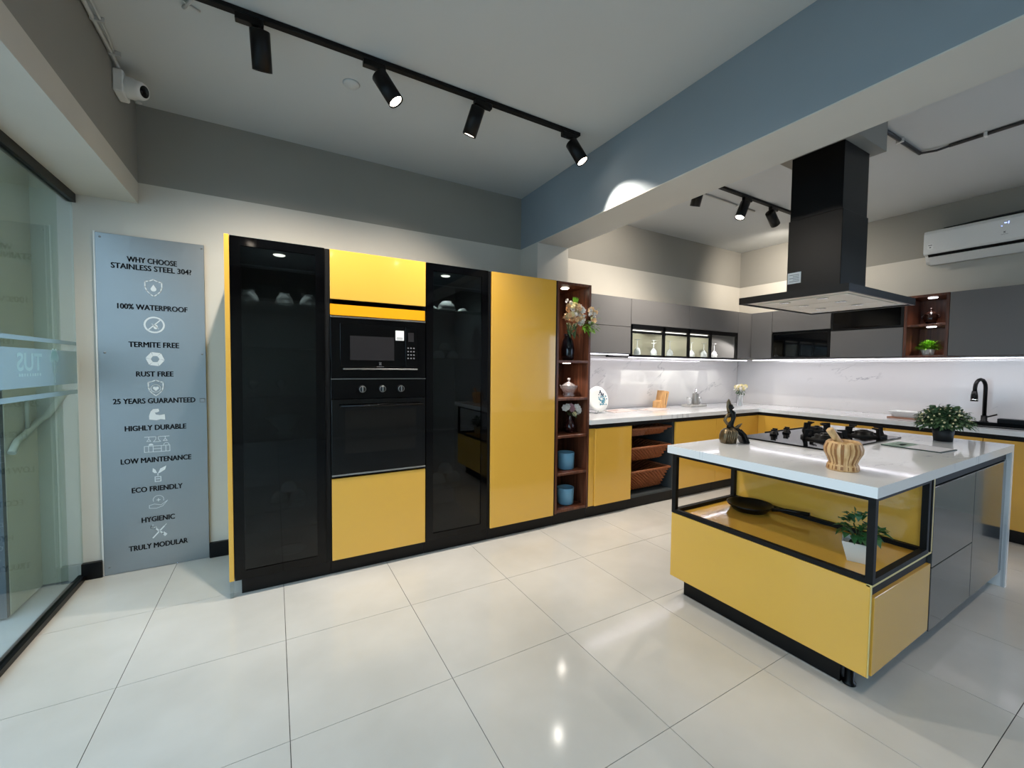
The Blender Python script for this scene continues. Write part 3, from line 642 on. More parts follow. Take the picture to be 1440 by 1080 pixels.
bm = BM(); t = .024                                                          # black metal frame of the bay
for x0, y0 in ((FX, DY), (FX, 1.565-t), (2.531-t, DY), (2.531-t, 1.565-t)): add_box(bm, x0, x0+t, y0, y0+t, .4765, IB-.001)
for z in (.4765, IB-.021):
    for x0 in (FX, 2.531-t): add_box(bm, x0, x0+t, DY+t, 1.565-t, z, z+.02)
    for y0 in (DY, 1.565-t): add_box(bm, FX+t, 2.531-t, y0, y0+t, z, z+.02)
link('bay_frame', bm, 'black_matte', isl)
bm = BM(); add_box(bm, 2.551, 2.562, DY, DY+.02, .477, IB-.002); link('frame_upright', bm, 'black_matte', isl)
bm = BM(); add_box(bm, 2.5765, IX1-.0405, DY+.022, 1.55, .1, .8); link('carcass', bm, 'black_matte', isl)
box('handle_profile', 'black_matte', isl, 2.5765, IX1-.0405, DY+.008, DY+.0215, .772, IB-.002, 0)
for n, x0, x1, z0, z1 in (('door', 2.579, 3.165, .398, .768), ('door', 2.579, 3.165, .1, .393), ('door', 3.17, 3.735, .1, .768)): box(n, 'slate_gloss', isl, x0, x1, DY, DY+.02, z0, z1)
box('filler_strip', 'slate_gloss', isl, 3.738, IX1-.041, DY+.004, DY+.02, .1, .768, .001)
bm = BM(); add_box(bm, 2.02, 2.04, .765, 1.52, 0, .098); add_box(bm, 2.0405, 3.75, .765, .785, 0, .098); add_box(bm, 2.0405, 3.75, 1.5, 1.52, 0, .098); link('plinth', bm, 'black', isl); box('plinth_seal', 'trim_silver', isl, 2.016, 2.0195, .765, 1.52, 0, .004, 0)
link('foot', add_lathe(BM(), [(0, .111), (.016, .111), (.016, .012), (.024, .008), (.024, 0), (0, 0)], (2.045, .742, 0), 14), 'black', isl)
# hob
hb = thing('gas_hob', 'black glass gas hob with three burners on the island top', 'hob', (3.02, 1.3, IT))
box('glass_plate', 'black_gloss', hb, 2.548, 3.487, 1.047, 1.553, IT+.0005, IT+.009, .002)
box('side_rail', 'black', hb, 2.86, 3.487, 1.553, 1.559, IT+.001, IT+.014, .001)
def burner(x, y, r, rs):
    z = IT+.0092; b = link('burner', add_lathe(BM(), [(0, .001), (r*1.25, .001), (r*1.25, .006), (r, .008), (r*.96, .026), (r*.75, .03), (r*.72, .022), (r*.5, .022), (r*.48, .034), (r*.3, .038), (0, .038)], (x, y, z), 28), 'black', hb)
    bm = BM(); n = 28
    add_lathe(bm, [(rs, .0), (rs, .012), (rs-.012, .012), (rs-.012, 0)], (x, y, z), n)
    for k in range(4):
        a = PI/4+k*PI/2+.25; d = Vector((math.cos(a), math.sin(a), 0)); s = Vector((-d.y, d.x, 0))*.005; c = Vector((x, y, z))
        pts = [c+d*(rs-.014), c+d*(rs+.014), c+d*(rs+.004)+Vector((0, 0, .03)), c+d*(rs+.002)+Vector((0, 0, .058)), c+d*(rs-.052)+Vector((0, 0, .058)), c+d*(rs-.05)+Vector((0, 0, .05)), c+d*(rs-.02)+Vector((0, 0, .046)), c+d*(rs-.016)+Vector((0, 0, .02))]
        add_prism(bm, [p-s for p in pts], s*2)
    link('pan_support', bm, 'black_matte', b)
burner(2.93, 1.235, .055, .125); burner(3.34, 1.19, .05, .115); burner(3.27, 1.43, .034, .085)
for k in range(4):
    x, y = 2.80+k*.075, 1.47+(k % 2)*.03
    kn = link('knob', add_lathe(BM(), [(0, 0), (.021, 0), (.021, .008), (.016, .01), (.015, .022), (.012, .024), (0, .024)], (x, y, IT+.0095), 18), 'black', hb)
    box('knob_grip', 'black', kn, x-.004, x+.004, y-.015, y+.015, IT+.034, IT+.044, .001)
# hood
hd = thing('island_hood', 'black island cooker hood with square chimney and metal filters below', 'hood', (3.0, 1.29, 1.70))
HX0, HX1, HY0, HY1 = 2.56, 3.45, 1.0, 1.58
bm = BM()
for a in ((HX0, HX0+.012, HY0, HY1), (HX1-.012, HX1, HY0, HY1), (HX0+.012, HX1-.012, HY0, HY0+.012), (HX0+.012, HX1-.012, HY1-.012, HY1)): add_box(bm, *a, 1.70, 1.741)
add_box(bm, HX0+.012, HX1-.012, HY0+.012, HY1-.012, 1.732, 1.741); link('canopy', bm, 'black', hd)
box('underside_panel', 'filter_metal', hd, HX0+.014, HX1-.014, HY0+.014, HY1-.014, 1.708, 1.731, .001)
for k in range(3):
    x0 = HX0+.12+k*.22; f = box('filter', 'filter_metal', hd, x0, x0+.213, HY0+.05, HY1-.05, 1.7025, 1.7078, .002)
    for dy in (.16, .36): box('filter_clip', 'chrome', f, x0+.02, x0+.05, HY0+dy, HY0+dy+.05, 1.698, 1.7023, .001)
for x, y in ((HX1-.06, HY0+.09), (HX1-.06, HY1-.09)): box('hood_lamp', 'white_ceramic', hd, x-.02, x+.02, y-.05, y+.05, 1.706, 1.7079, .0004)
box('chimney', 'black', hd, 2.822, 3.148, 1.146, 1.434, 1.742, 2.22, .002); box('chimney_upper', 'black', hd, 2.827, 3.143, 1.151, 1.429, 2.2205, 2.605, .002)
st = box('sticker', 'sticker', hd, 2.8206, 2.8216, 1.352, 1.428, 1.83, 1.898, 0)
for k in range(5): box('printed_line', 'ink_grey', st, 2.8199, 2.8205, 1.362, 1.418-(k % 2)*.02, 1.842+k*.01, 1.845+k*.01, 0)

# ================================================================== CEILING FITTINGS
def track(name, label, x0, x1, y, cat='track light'):
    t = thing(name, label, cat, ((x0+x1)/2, y, CZ)); box('rail', 'black_matte', t, x0, x1, y-.017, y+.017, CZ-.022, CZ-.0005, .002); return t
def track_spot(label, x, y, dirn, power, side=1, size=110, grp='black spotlights on the ceiling tracks', r=.041, L=.155, glow='lamp_white', blend=1.0):
    """a cylinder spotlight hanging from a track adaptor"""
    p = thing('track_spotlight', label, 'spotlight', (x, y, CZ-.0222), grp); d = Vector(dirn).normalized()
    z = CZ-.0225; a0, a1 = sorted((x-side*.015, x+side*.095)); box('adaptor', 'black', p, a0, a1, y-.016, y+.016, z-.03, z, .002)
    pv = Vector((x, y, z-.03-.03)); box('arm', 'black', p, x-.006, x+.006, y-.012, y+.012, pv.z-.012, z-.0302, .001)
    c0 = pv-d*.03+Vector((0, 0, -.012)); q = d
    link('lamp_head', add_lathe(BM(), [(0, 0), (r-.003, 0), (r, .003), (r, L), (r-.004, L), (r-.006, L-.012), (0, L-.012)], c0, 24, q), 'black', p)
    if glow: link('lens', add_lathe(BM(), [(0, 0), (r-.007, 0), (r-.007, .003), (0, .003)], c0+q*(L-.0085), 20, q), glow, p)
    if power:
        lc = c0+q*(L+.004); l = lamp_spot('spot_glow', lc, lc+q, power, size, blend, (1, .90, .78), .022); l.parent = p; l.location = lc-p.location
    return p
track('ceiling_track', 'long black ceiling track left of the main beam', -.45, 1.79, 2.25)
track('ceiling_track', 'black ceiling track on the far side of the main beam', 2.75, 4.9, 2.25)
track_spot('black track spotlight nearest the security camera, pointing straight down', -.04, 2.25, (.06, .5, -1), 105, -1)
track_spot('black track spotlight with bright lens, second from the security camera', .50, 2.25, (.62, -.25, -1), 70, -1)
track_spot('black track spotlight third from the security camera, tilted slightly', 1.035, 2.25, (-.2, .5, -1), 105, 1)
track_spot('black track spotlight at the right end of the long track, lighting the beam', 1.745, 2.25, (.40, -.42, -1), 55, -1, 70, blend=.35)
track_spot('black track spotlight beyond the beam with a lit lens', 3.68, 2.25, (-.42, .1, -1), 70, 1)
track_spot('black track spotlight beside the hood chimney, turned away unlit side', 4.11, 2.25, (.9, .1, -.62), 50, 1)
# unseen tracks and spotlights added behind the viewpoint for general fill light
track('ceiling_track', 'unseen black ceiling track added behind the viewpoint', -.5, 1.8, -.3); track('ceiling_track', 'unseen black ceiling track added over the near aisle right of the beam', 2.6, 5.2, -.2)
for i, (x, d) in enumerate(((-.2, (-.2, .5, -1)), (.6, (.1, .7, -1)), (1.4, (.3, .6, -1)))): track_spot(('left', 'middle', 'right')[i]+' added fill spotlight on the unseen track behind the viewpoint', x, -.3, d, 22, 1, 75)
for i, (x, d) in enumerate(((2.9, (-.1, .6, -1)), (3.8, (.1, .5, -1)), (4.7, (.2, .6, -1)))): track_spot(('left', 'middle', 'right')[i]+' added fill spotlight on the unseen near aisle track', x, -.2, d, 22, 1, 75)
track_spot('added track spotlight hidden behind the beam, aimed at the back wall cabinets', 3.05, 2.25, (.15, .45, -1), 110, 1)  # added out of sight to brighten the back cabinets and floor
track_spot('added unseen track spotlight behind the beam aimed high at the back wall', 2.8, 2.25, (.12, .9, -.42), 55, 1)  # added out of sight to brighten the wall above the cabinets
track_spot('added track spotlight hidden behind the hood chimney, aimed at the far corner', 4.7, 2.25, (.7, .8, -.45), 60, 1)  # added out of sight to brighten the walls at the corner
# ceiling cover disc, cables, camera
tag(link('ceiling_cover_disc', add_lathe(BM(), [(0, -.006), (.04, -.006), (.046, 0), (0, 0)], (.389, 2.512, CZ-.0004), 24), 'ceiling_paint', None, (.389, 2.512, CZ)), 'small round pale cover disc on the ceiling beside the long track', 'cover plate')
cc = thing('security_camera', 'white security camera on a square box at the left ceiling edge', 'camera', (-.70, 3.0, 2.76))
box('junction_box', 'white_plastic', cc, -.7095, -.665, 2.93, 3.05, 2.70, 2.815, .006)
link('turret', add_lathe(BM(), [(0, 0), (.052, 0), (.052, .03), (.046, .04), (.044, .075), (.038, .088), (.03, .09), (0, .09)], (-.6645, 2.99, 2.757), 22, (1, -.5, -.25)), 'white_plastic', cc)
link('lens', add_lathe(BM(), [(0, .0915), (.029, .0915), (.029, .09), (0, .09)], (-.6645, 2.99, 2.757), 18, (1, -.5, -.25)), 'black_gloss', cc)
bm = BM(); add_tube(bm, [(-.69, 2.2, CZ-.012), (-.695, 2.6, CZ-.014), (-.692, 2.86, CZ-.012), (-.688, 2.95, CZ-.03), (-.688, 2.985, 2.816)], .009, 6); add_tube(bm, [(-.665, 2.2, CZ-.008), (-.668, 2.5, CZ-.01), (-.672, 2.74, CZ-.01), (-.684, 2.86, CZ-.012)], .006, 6)
for y in (2.62, 2.86): add_box(bm, -.705, -.655, y, y+.012, CZ-.022, CZ-.001)
tag(link('camera_cable', bm, 'cable', None, (-.69, 2.5, CZ)), 'grey clipped cables running along the ceiling edge to the security camera', 'cable')
bm = BM(); add_tube(bm, [(-.33, 2.36, CZ-.006), (-.30, 2.30, CZ-.012), (-.28, 2.25, CZ-.01)], .007, 6); add_tube(bm, [(-.34, 2.30, CZ-.006), (-.31, 2.33, CZ-.008), (-.27, 2.35, CZ-.006)], .005, 6)
tag(link('loose_wire', bm, 'cable', None, (-.3, 2.3, CZ)), 'short loose wires poking from the ceiling beside the long track', 'wire')
tag(link('plaster_patch', add_lathe(BM(), [(0, -.004), (.012, -.003), (.016, 0)], (-.69, 3.345, CZ-.001), 8), 'white_plastic', None, (-.69, 3.345, CZ)), 'tiny white plug at the ceiling corner above the steel sign', 'plug')
bm = BM(); zc = CZ-.013
add_tube(bm, [(3.2, 1.19, zc), (4.02, 1.18, zc)], .012, 8); add_tube(bm, [(4.02, 1.18, zc), (4.05, 1.10, zc-.006), (4.055, 1.0, zc)], .008, 8); add_tube(bm, [(4.055, 1.04, zc), (4.07, .3, zc), (4.09, -1.5, zc)], .012, 8)
cn = tag(link('ceiling_conduit', bm, 'conduit_dark', None, (3.9, .9, CZ)), 'dark cable conduit bending across the ceiling right of the hood', 'conduit')
for x, y, hx, hy in ((3.68, 1.184, .008, .02), (4.062, .87, .02, .008)): box('clip', 'white_plastic', cn, x-hx, x+hx, y-hy, y+hy, CZ-.029, CZ-.0005, .001)
bm = BM(); add_tube(bm, [(2.36, 2.40, CZ-.01), (4.12, 2.415, CZ-.01)], .008, 8); add_tube(bm, [(3.95, 2.44, CZ-.007), (4.05, 2.445, CZ-.007)], .005, 6)
cn = tag(link('ceiling_conduit', bm, 'conduit', None, (3.3, 2.4, CZ)), 'thin grey conduit beside the short track beyond the beam', 'conduit')
box('clip', 'white_plastic', cn, 3.83, 3.845, 2.392, 2.428, CZ-.021, CZ-.0005, .001)
# air conditioner
AX = 5.27; AY0, AY1 = .66, 1.49
ac = thing('air_conditioner', 'white split air conditioner high on the right wall', 'air conditioner', (XR, 1.08, 2.3))
prof = [(XR-.002, 2.30), (XR-.002, 2.60), (AX+.06, 2.60), (AX+.012, 2.585), (AX, 2.56), (AX, 2.395), (AX+.012, 2.375), (AX+.05, 2.368), (AX+.075, 2.318), (AX+.10, 2.30)]
link('housing', add_prism(BM(), [Vector((x, AY0, z)) for x, z in prof], (0, AY1-AY0, 0)), 'white_plastic', ac)
bm = BM(); add_prism(bm, [Vector((x, AY0+.03, z)) for x, z in ((AX+.006, 2.372), (AX+.05, 2.367), (AX+.074, 2.319), (AX+.06, 2.318))], (0, AY1-AY0-.06, 0)); link('air_outlet', bm, 'black_matte', ac)
bm = BM(); add_prism(bm, [Vector((x, AY0+.035, z)) for x, z in ((AX+.012, 2.345), (AX+.018, 2.35), (AX+.075, 2.288), (AX+.07, 2.283))], (0, AY1-AY0-.07, 0)); link('louvre', bm, 'white_plastic', ac)
box('top_grille', 'black_matte', ac, AX+.04, XR-.03, AY0+.03, AY1-.12, 2.6005, 2.604, 0)
s = box('sticker', 'sticker', ac, AX-.001, AX-.0002, 1.425, 1.462, 2.42, 2.463, 0); box('printed_line', 'ink_black', s, AX-.0016, AX-.0011, 1.43, 1.457, 2.452, 2.457, 0); box('printed_line', 'ink_grey', s, AX-.0016, AX-.0011, 1.438, 1.45, 2.43, 2.44, 0)
emblem(ac, lambda u, v, d=0: (AX-.0006-d, .995-u, 2.455+v), 'ink_grey', .9)
bm = BM()
for y, z, w, h in ((1.012, 2.508, .006, .006), (.992, 2.53, .014, .006), (.975, 2.53, .005, .018)): add_box(bm, AX-.001, AX-.0003, y-w/2, y+w/2, z-h/2, z+h/2)
link('lit_display', bm, 'display_blue', ac)
bm = BM(); add_tube(bm, [(XR-.02, 1.42, 2.62), (XR-.03, 1.2, 2.632), (XR-.03, .7, 2.64)], .012, 6); tag(link('air_conditioner_pipe', bm, 'conduit_dark', None, (XR-.02, 1.1, 2.62)), 'insulated dark pipe running above the air conditioner', 'pipe')
# ================================================================== SMALL THINGS
def single(name, bm, mat, loc, label, cat, group=None): return tag(link(name, bm, mat, None, loc), label, cat, group)
def bowl_bm(c, r, h, down=True):
    p = [(0, .002), (r*.45, 0), (r*.5, .004), (r*.8, h*.35), (r, h), (r-.004, h), (r*.76, h*.38), (r*.4, .01), (0, .01)]
    if down: p = [(a, h-b) for a, b in p]
    return add_lathe(BM(), p, c, 22)
G1 = 'upturned glass bowls in the left display cabinet'
for x, lab in ((-.127, 'left of three'), (.058, 'middle of three'), (.19, 'right of three')):
    t = thing('glass_bowl', 'clear upturned glass bowl on the top shelf of the left display cabinet, '+lab, 'bowl', (x, 2.93, 1.6505), G1)
    link('bowl_shell', bowl_bm((x, 2.93, 1.6505), .058, .075), 'drinkware', t); link('foot_ring', add_lathe(BM(), [(.026, 0), (.03, 0), (.03, .006), (.026, .006)], (x, 2.93, 1.7265), 20), 'drinkware', t)
for x, lab in ((-.11, 'left'), (.035, 'right')):
    z = 1.1105; single('glass_goblet', add_lathe(BM(), [(0, 0), (.03, 0), (.03, .003), (.005, .008), (.005, .03), (.02, .04), (.03, .06), (.028, .085), (.026, .085), (.028, .06), (.018, .043), (0, .036)], (x, 2.93, z), 18), 'drinkware', (x, 2.93, z), 'small clear glass goblet on the middle shelf of the left display cabinet, the '+lab+' one', 'goblet', 'goblets in the left display cabinet')
z = .8605; single('serving_bowl', add_lathe(BM(), [(0, 0), (.05, 0), (.05, .006), (.03, .02), (.09, .09), (.11, .11), (.106, .11), (.08, .085), (0, .03)], (.05, 2.95, z), 26), 'white_bowl_glass', (.05, 2.95, z), 'wide pale glass bowl on the lower shelf of the left display cabinet', 'bowl')
def cups(c, r, lab, place, grp):
    for dx, dy, dz, w in ((-1, 0, 0, 'left'), (1, 0, 0, 'right'), (0, .15, 1, 'top')):
        q = (c[0]+dx*r*1.02, c[1]+dy*r, c[2]+dz*r*1.12); single('white_cup', bowl_bm(q, r, r*1.1), 'white_ceramic', q, f'upturned white {lab}, {w} of three {place}', 'cup', grp)
cups((.07, 2.93, .4455), .05, 'cup', 'low in the left display cabinet', 'cups piled in the left display cabinet')
single('serving_plate', add_lathe(BM(), [(0, 0), (.05, 0), (.09, .012), (.088, .014), (.05, .004), (0, .004)], (.078, 2.93, .1145), 24), 'white_bowl_glass', (.078, 2.93, .1145), 'pale plate on the floor of the left display cabinet', 'plate')
q = (1.122, 2.95, 1.6905); single('white_bowl', bowl_bm(q, .075, .085), 'white_ceramic', q, 'large upturned white bowl on the top shelf of the right display cabinet', 'bowl')
for dx, w in ((-.115, 'left'), (.12, 'right')):
    q2 = (q[0]+dx, 2.93, q[2]); single('white_bowl', bowl_bm(q2, .042, .04), 'white_ceramic', q2, f'small upturned white bowl {w} of the large one in the right display cabinet', 'bowl', 'small bowls in the right display cabinet')
cups((1.106, 2.93, 1.3505), .052, 'cup', 'on the middle shelf of the right display cabinet', 'cups piled in the right display cabinet')
cups((1.11, 2.93, .4305), .06, 'bowl', 'low in the right display cabinet', 'bowls piled in the right display cabinet')
# wine glasses, upside down
wg = None
for i, (px, fat) in enumerate(((3.35, 1), (3.60, 1), (3.86, 1), (4.235, 1), (4.46, 1), (4.79-.13, 1))):
    lab = ('first from the left', 'second from the left', 'behind the middle glass door', 'left one behind the third glass door', 'right one behind the third glass door', 'alone in the open grey bay')[i]
    loc = (px, 3.17, GZ0+.0185); full = 'upside-down clear wine glass in the black-framed cabinet, '+lab
    if not wg:
        wg = thing('wine_glass', full, 'glass', loc, 'upside-down wine glasses')
        link('glass_bowl', add_lathe(BM(), [(.03, 0), (.04, .03), (.034, .06), (.012, .084), (.005, .09), (.004, .088), (.03, .058), (.037, .03), (.028, 0)], loc, 20), 'drinkware', wg)
        link('stem', add_lathe(BM(), [(.0045, .0905), (.0045, .165)], loc, 8), 'drinkware', wg); link('foot', add_lathe(BM(), [(.005, .1655), (.034, .170), (.034, .172), (0, .174)], loc, 18), 'drinkware', wg)
    else: copy_thing(wg, loc, full)
# vegetation helpers
def leaf(bm, p, d, L, w, droop=.3):
    d = Vector(d).normalized(); s = d.cross(Vector((0, 0, 1)))
    s = (s.normalized() if s.length > .01 else Vector((1, 0, 0)))*w/2; p = Vector(p); m = p+d*L*.5+Vector((0, 0, L*.08)); e = p+d*L-Vector((0, 0, L*droop))
    v = [bm.verts.new(x) for x in (p, m+s, e, m-s, m-Vector((0, 0, w*.12)))]
    bm.faces.new((v[0], v[1], v[4])); bm.faces.new((v[1], v[2], v[4])); bm.faces.new((v[2], v[3], v[4])); bm.faces.new((v[3], v[0], v[4]))
def rdir(a=-.2, b=1): 
    t = random.uniform(0, 2*PI); z = random.uniform(a, b); r = math.sqrt(max(0, 1-z*z)); return Vector((r*math.cos(t), r*math.sin(t), z))
def blossom_bm(c, r, n=5):
    bm = BM(); c = Vector(c); ax = (rdir(-.1, .8)+Vector((-.5, -.8, .2))).normalized(); e1 = ax.orthogonal().normalized(); e2 = ax.cross(e1)
    for ring, (rr, nn, lift) in enumerate(((1, n+2, .1), (.72, n, .4), (.4, n-1, .65))):
        for k in range(nn):
            a = 2*PI*(k+.5*ring)/nn; d = e1*math.cos(a)+e2*math.sin(a); s = (e2*math.cos(a)-e1*math.sin(a))*r*rr*.55
            b = c+ax*r*lift*.4; v = [b, b+d*r*rr*.55+s+ax*r*lift*.5, b+d*r*rr+ax*r*(lift*.6+.1), b+d*r*rr*.55-s+ax*r*lift*.5]
            bm.faces.new([bm.verts.new(x) for x in v])
    add_ball(bm, c, r*.45, 1); return bm
def foliage(p, c, R, n, L, w, mat, name='foliage', low=-.3, sc=(1, 1, 1), inner=.35):
    bm = BM()
    for k in range(n):
        d = rdir(low, 1); q = Vector(c)+Vector((d.x*R*sc[0], d.y*R*sc[1], d.z*R*sc[2]))*random.uniform(inner, 1)
        leaf(bm, q, d+rdir(-.5, .6)*.6, L*random.uniform(.7, 1.2), w)
    return tag(link(name, bm, mat, p, recalc=False), kind='stuff')
# peach bouquet in the top niche
c = Vector((2.175, 2.84, 1.3525)); b = thing('flower_vase', 'dark navy vase with a big peach and white bouquet on the top walnut shelf', 'vase', c)
link('vase_body', add_lathe(BM(), [(0, 0), (.045, 0), (.055, .02), (.058, .10), (.045, .17), (.028, .20), (.036, .225), (.032, .225), (.024, .2), (0, .19)], c, 24), 'vase_navy', b)
bm = BM()
for k in range(9): a = k*.7; add_tube(bm, [c+Vector((0, 0, .2)), c+Vector((.05*math.cos(a)+.02, -.03+.04*math.sin(a), .32))], .003, 5)
link('stems', bm, 'stem', b)
fc = Vector((2.195, 2.80, 1.715)); rf = random.Random(11)
for k in range(74):
    u = rf.uniform(-.10, .135); v = rf.uniform(-.055, .085)*(1-.35*abs(u)/.17)+(.02 if u < .05 else -.005); kind = rf.random(); right = u > .05
    y = -.02-rf.uniform(0, .05) if u < .07 else -.10-rf.uniform(0, .045)
    link('blossom', blossom_bm(fc+Vector((u, y, v)), rf.uniform(.02, .034)), 'petal_peach' if kind < (.4 if right else .75) else ('petal_white' if kind < .88 else 'petal_cream'), b, recalc=False)
for u, v in ((-.085, .13), (-.05, .115)): link('blossom', blossom_bm(fc+Vector((u, -.03, v)), .022), 'petal_white', b, recalc=False)
bm = BM()
for k in range(34): leaf(bm, fc+Vector((random.uniform(.0, .12), -.08-random.uniform(0, .05), random.uniform(-.11, -.06))), (random.uniform(-.4, 1), random.uniform(-1, -.2), random.uniform(-.5, .3)), .07, .022)
for k in range(8): leaf(bm, fc+Vector((random.uniform(-.03, .03), -.04, .11)), (random.uniform(-.5, .5), -.2, 1), .06, .014, 0)
for k in range(3): leaf(bm, fc+Vector((.14, -.13, .06-k*.07)), (1, -.4, .5-k*.5), .05, .016, 0)
tag(link('bright_leaves', bm, 'leaf_bright', b, recalc=False), kind='stuff')
bm = BM()
for k in range(20): leaf(bm, fc+Vector((random.uniform(-.08, .02), -.03, random.uniform(-.14, -.04))), (random.uniform(-.6, .6), random.uniform(-1, 0), random.uniform(-1, .3)), .07, .02)
tag(link('dark_leaves', bm, 'leaf_dark', b, recalc=False), kind='stuff')
# crystal sugar bowl
c = Vector((2.185, 2.83, 1.0455)); b = thing('crystal_sugar_bowl', 'cut crystal lidded sugar bowl on the second walnut shelf', 'bowl', c)
link('bowl', add_lathe(BM(), [(0, 0), (.048, 0), (.052, .012), (.044, .028), (.06, .06), (.075, .085), (.07, .085), (.055, .06), (0, .03)], c, 16), 'crystal', b)
link('lid', add_lathe(BM(), [(.068, .0855), (.07, .09), (.05, .105), (.02, .12), (.008, .128), (.008, .138), (.016, .148), (.012, .158), (0, .16)], c, 16), 'crystal', b)
bm = BM()
for s in (-1, 1): add_tube(bm, [c+Vector((s*.062, 0, .06)), c+Vector((s*.09, 0, .08)), c+Vector((s*.096, 0, .098)), c+Vector((s*.072, 0, .083))], .005, 6)
link('handle', bm, 'crystal', b)
# plum vase with three heads
c = Vector((2.2, 2.83, .7375)); b = thing('flower_vase', 'small plum vase with white and rose flowers on the third walnut shelf', 'vase', c)
link('vase_body', add_lathe(BM(), [(0, 0), (.032, 0), (.048, .03), (.05, .06), (.03, .10), (.018, .13), (.024, .15), (.02, .15), (.014, .13), (0, .12)], c, 22), 'vase_plum', b)
bm = BM()
for dx in (-.05, -.01, .04): add_tube(bm, [c+Vector((0, 0, .13)), c+Vector((dx, -.01, .2))], .003, 5)
link('stems', bm, 'stem', b)
for dx, dz, r, mt in ((-.075, .215, .034, 'petal_white'), (-.045, .225, .03, 'petal_white'), (-.005, .22, .036, 'petal_rose'), (.01, .2, .03, 'petal_rose'), (.05, .215, .034, 'petal_white'), (.075, .19, .03, 'petal_white'), (.055, .165, .028, 'petal_white'), (.03, .16, .024, 'petal_cream')): link('blossom', blossom_bm(c+Vector((dx, -.02-abs(dx)*.2, dz)), r), mt, b, recalc=False)
bm = BM()
for k in range(18): leaf(bm, c+Vector((random.uniform(.0, .07), -.03, random.uniform(.14, .19))), rdir(-.8, .4), .035, .014)
tag(link('dark_leaves', bm, 'leaf_dark', b, recalc=False), kind='stuff')
# two blue cups
for z, lab in ((.4285, 'fourth'), (.1255, 'lowest')):
    c = (2.165, 2.83, z); single('blue_canister', add_lathe(BM(), [(0, 0), (.062, 0), (.07, .006), (.073, .138), (.071, .142), (.067, .14), (.064, .02), (0, .012)], c, 28), 'blue_ceramic', c, f'open light blue ceramic canister in the {lab} walnut compartment', 'canister', 'blue canisters in the walnut shelves')
# plate on easel
zc = CT1+.0005
t = thing('plate_stand', 'clear acrylic easel holding the printed plate beside the walnut shelves', 'stand', (2.74, 3.08, zc))
bm = BM()
for x in (2.70, 2.80):
    add_tube(bm, [(x-.012, 3.05, zc+.004), (x, 3.10, zc+.12)], .004, 6); add_tube(bm, [(x+.014, 3.05, zc+.004), (x+.002, 3.10, zc+.12)], .004, 6); add_tube(bm, [(x, 3.04, zc+.004), (x, 3.17, zc+.004)], .004, 6); add_tube(bm, [(x, 3.04, zc+.004), (x, 3.03, zc+.03)], .004, 6)
link('leg', bm, 'acrylic', t)
ax = Vector((0, -1, .22)).normalized(); c = Vector((2.735, 3.09, zc+.135)); e2 = Vector((0, .22, 1)).normalized()
pl = thing('display_plate', 'white round plate with a blue floral print standing on the easel', 'plate', c)
link('dish', add_lathe(BM(), [(0, 0), (.08, 0), (.127, .014), (.126, .018), (.08, .005), (0, .005)], c, 36, ax), 'white_ceramic', pl)
bm = BM(); bm2 = BM(); rr = random.Random(3)
for k in range(60):
    t_ = rr.random(); u = .015+.075*t_+rr.gauss(0, .016)*(1-.4*abs(t_-.5)); v = -.065+.13*rr.random()*(1-.3*t_)+.01
    if t_ < .2: u, v = .055+rr.gauss(0, .01), .06+rr.gauss(0, .012)
    q = c+Vector((1, 0, 0))*u+e2*v+ax*(.0062+max(0, (math.hypot(u, v)-.08)*.3)); r = rr.uniform(.004, .009)
    add_prism(bm2 if v > .03 else bm, [q+Vector((1, 0, 0))*r*math.cos(2*PI*j/6)+e2*r*math.sin(2*PI*j/6) for j in range(6)], ax*.0008)
tag(link('floral_print', bm, 'print_blue', pl), kind='stuff'); tag(link('floral_print', bm2, 'print_navy', pl), kind='stuff')
# brochures on the counter
def sheet(name, label, cat, pts, z, th, mat, marks=()):
    t = thing(name, label, cat, (sum(p[0] for p in pts)/4, sum(p[1] for p in pts)/4, z)); link('cover', add_prism(BM(), [Vector((x, y, z)) for x, y in pts], (0, 0, th)), mat, t)
    P = [Vector((x, y, z+th+.0002)) for x, y in pts]
    for (u0, u1, v0, v1, mk) in marks:
        f = lambda u, v: (P[0]*(1-u)+P[1]*u)*(1-v)+(P[3]*(1-u)+P[2]*u)*v
        link('print', add_prism(BM(), [f(u0, v0), f(u1, v0), f(u1, v1), f(u0, v1)], (0, 0, .0004)), mk, t)
    return t
sheet('brochure', 'pale folded brochure lying on the back counter beside the plate', 'brochure', [(2.90, 3.02), (3.30, 3.10), (3.27, 3.30), (2.95, 3.23)], zc, .004, 'paper_pink', [(.05, .5, .55, .7, 'print_brown'), (.1, .14, .05, .15, 'ink_black')])
sheet('brochure', 'pale folded brochure lying in front of the wooden block', 'brochure', [(3.40, 2.98), (3.74, 3.05), (3.66, 3.24), (3.36, 3.15)], zc, .004, 'paper_pink', [(.1, .3, .6, .75, 'print_brown')])
# wooden block
t = thing('wooden_knife_block', 'light wooden leaning knife block on the back counter', 'knife block', (3.83, 3.26, zc))
bm = BM(); u = Vector((1, 0, 0)); 
add_prism(bm, [Vector((3.775, 3.20, zc)), Vector((3.86, 3.20, zc)), Vector((3.905, 3.20, zc+.175)), Vector((3.895, 3.20, zc+.185)), Vector((3.815, 3.20, zc+.195))], (0, .09, 0)); link('block', bm, 'block_wood', t)
bm = BM(); add_prism(bm, [Vector((3.735, 3.205, zc)), Vector((3.774, 3.205, zc)), Vector((3.792, 3.205, zc+.085)), Vector((3.74, 3.205, zc+.07))], (0, .08, 0)); link('side_block', bm, 'block_wood', t)
link('slot', add_prism(BM(), [Vector((3.836, 3.1985, zc+.03)), Vector((3.842, 3.1985, zc+.03)), Vector((3.872, 3.1985, zc+.165)), Vector((3.866, 3.1985, zc+.165))], (0, .001, 0)), 'ink_black', t)
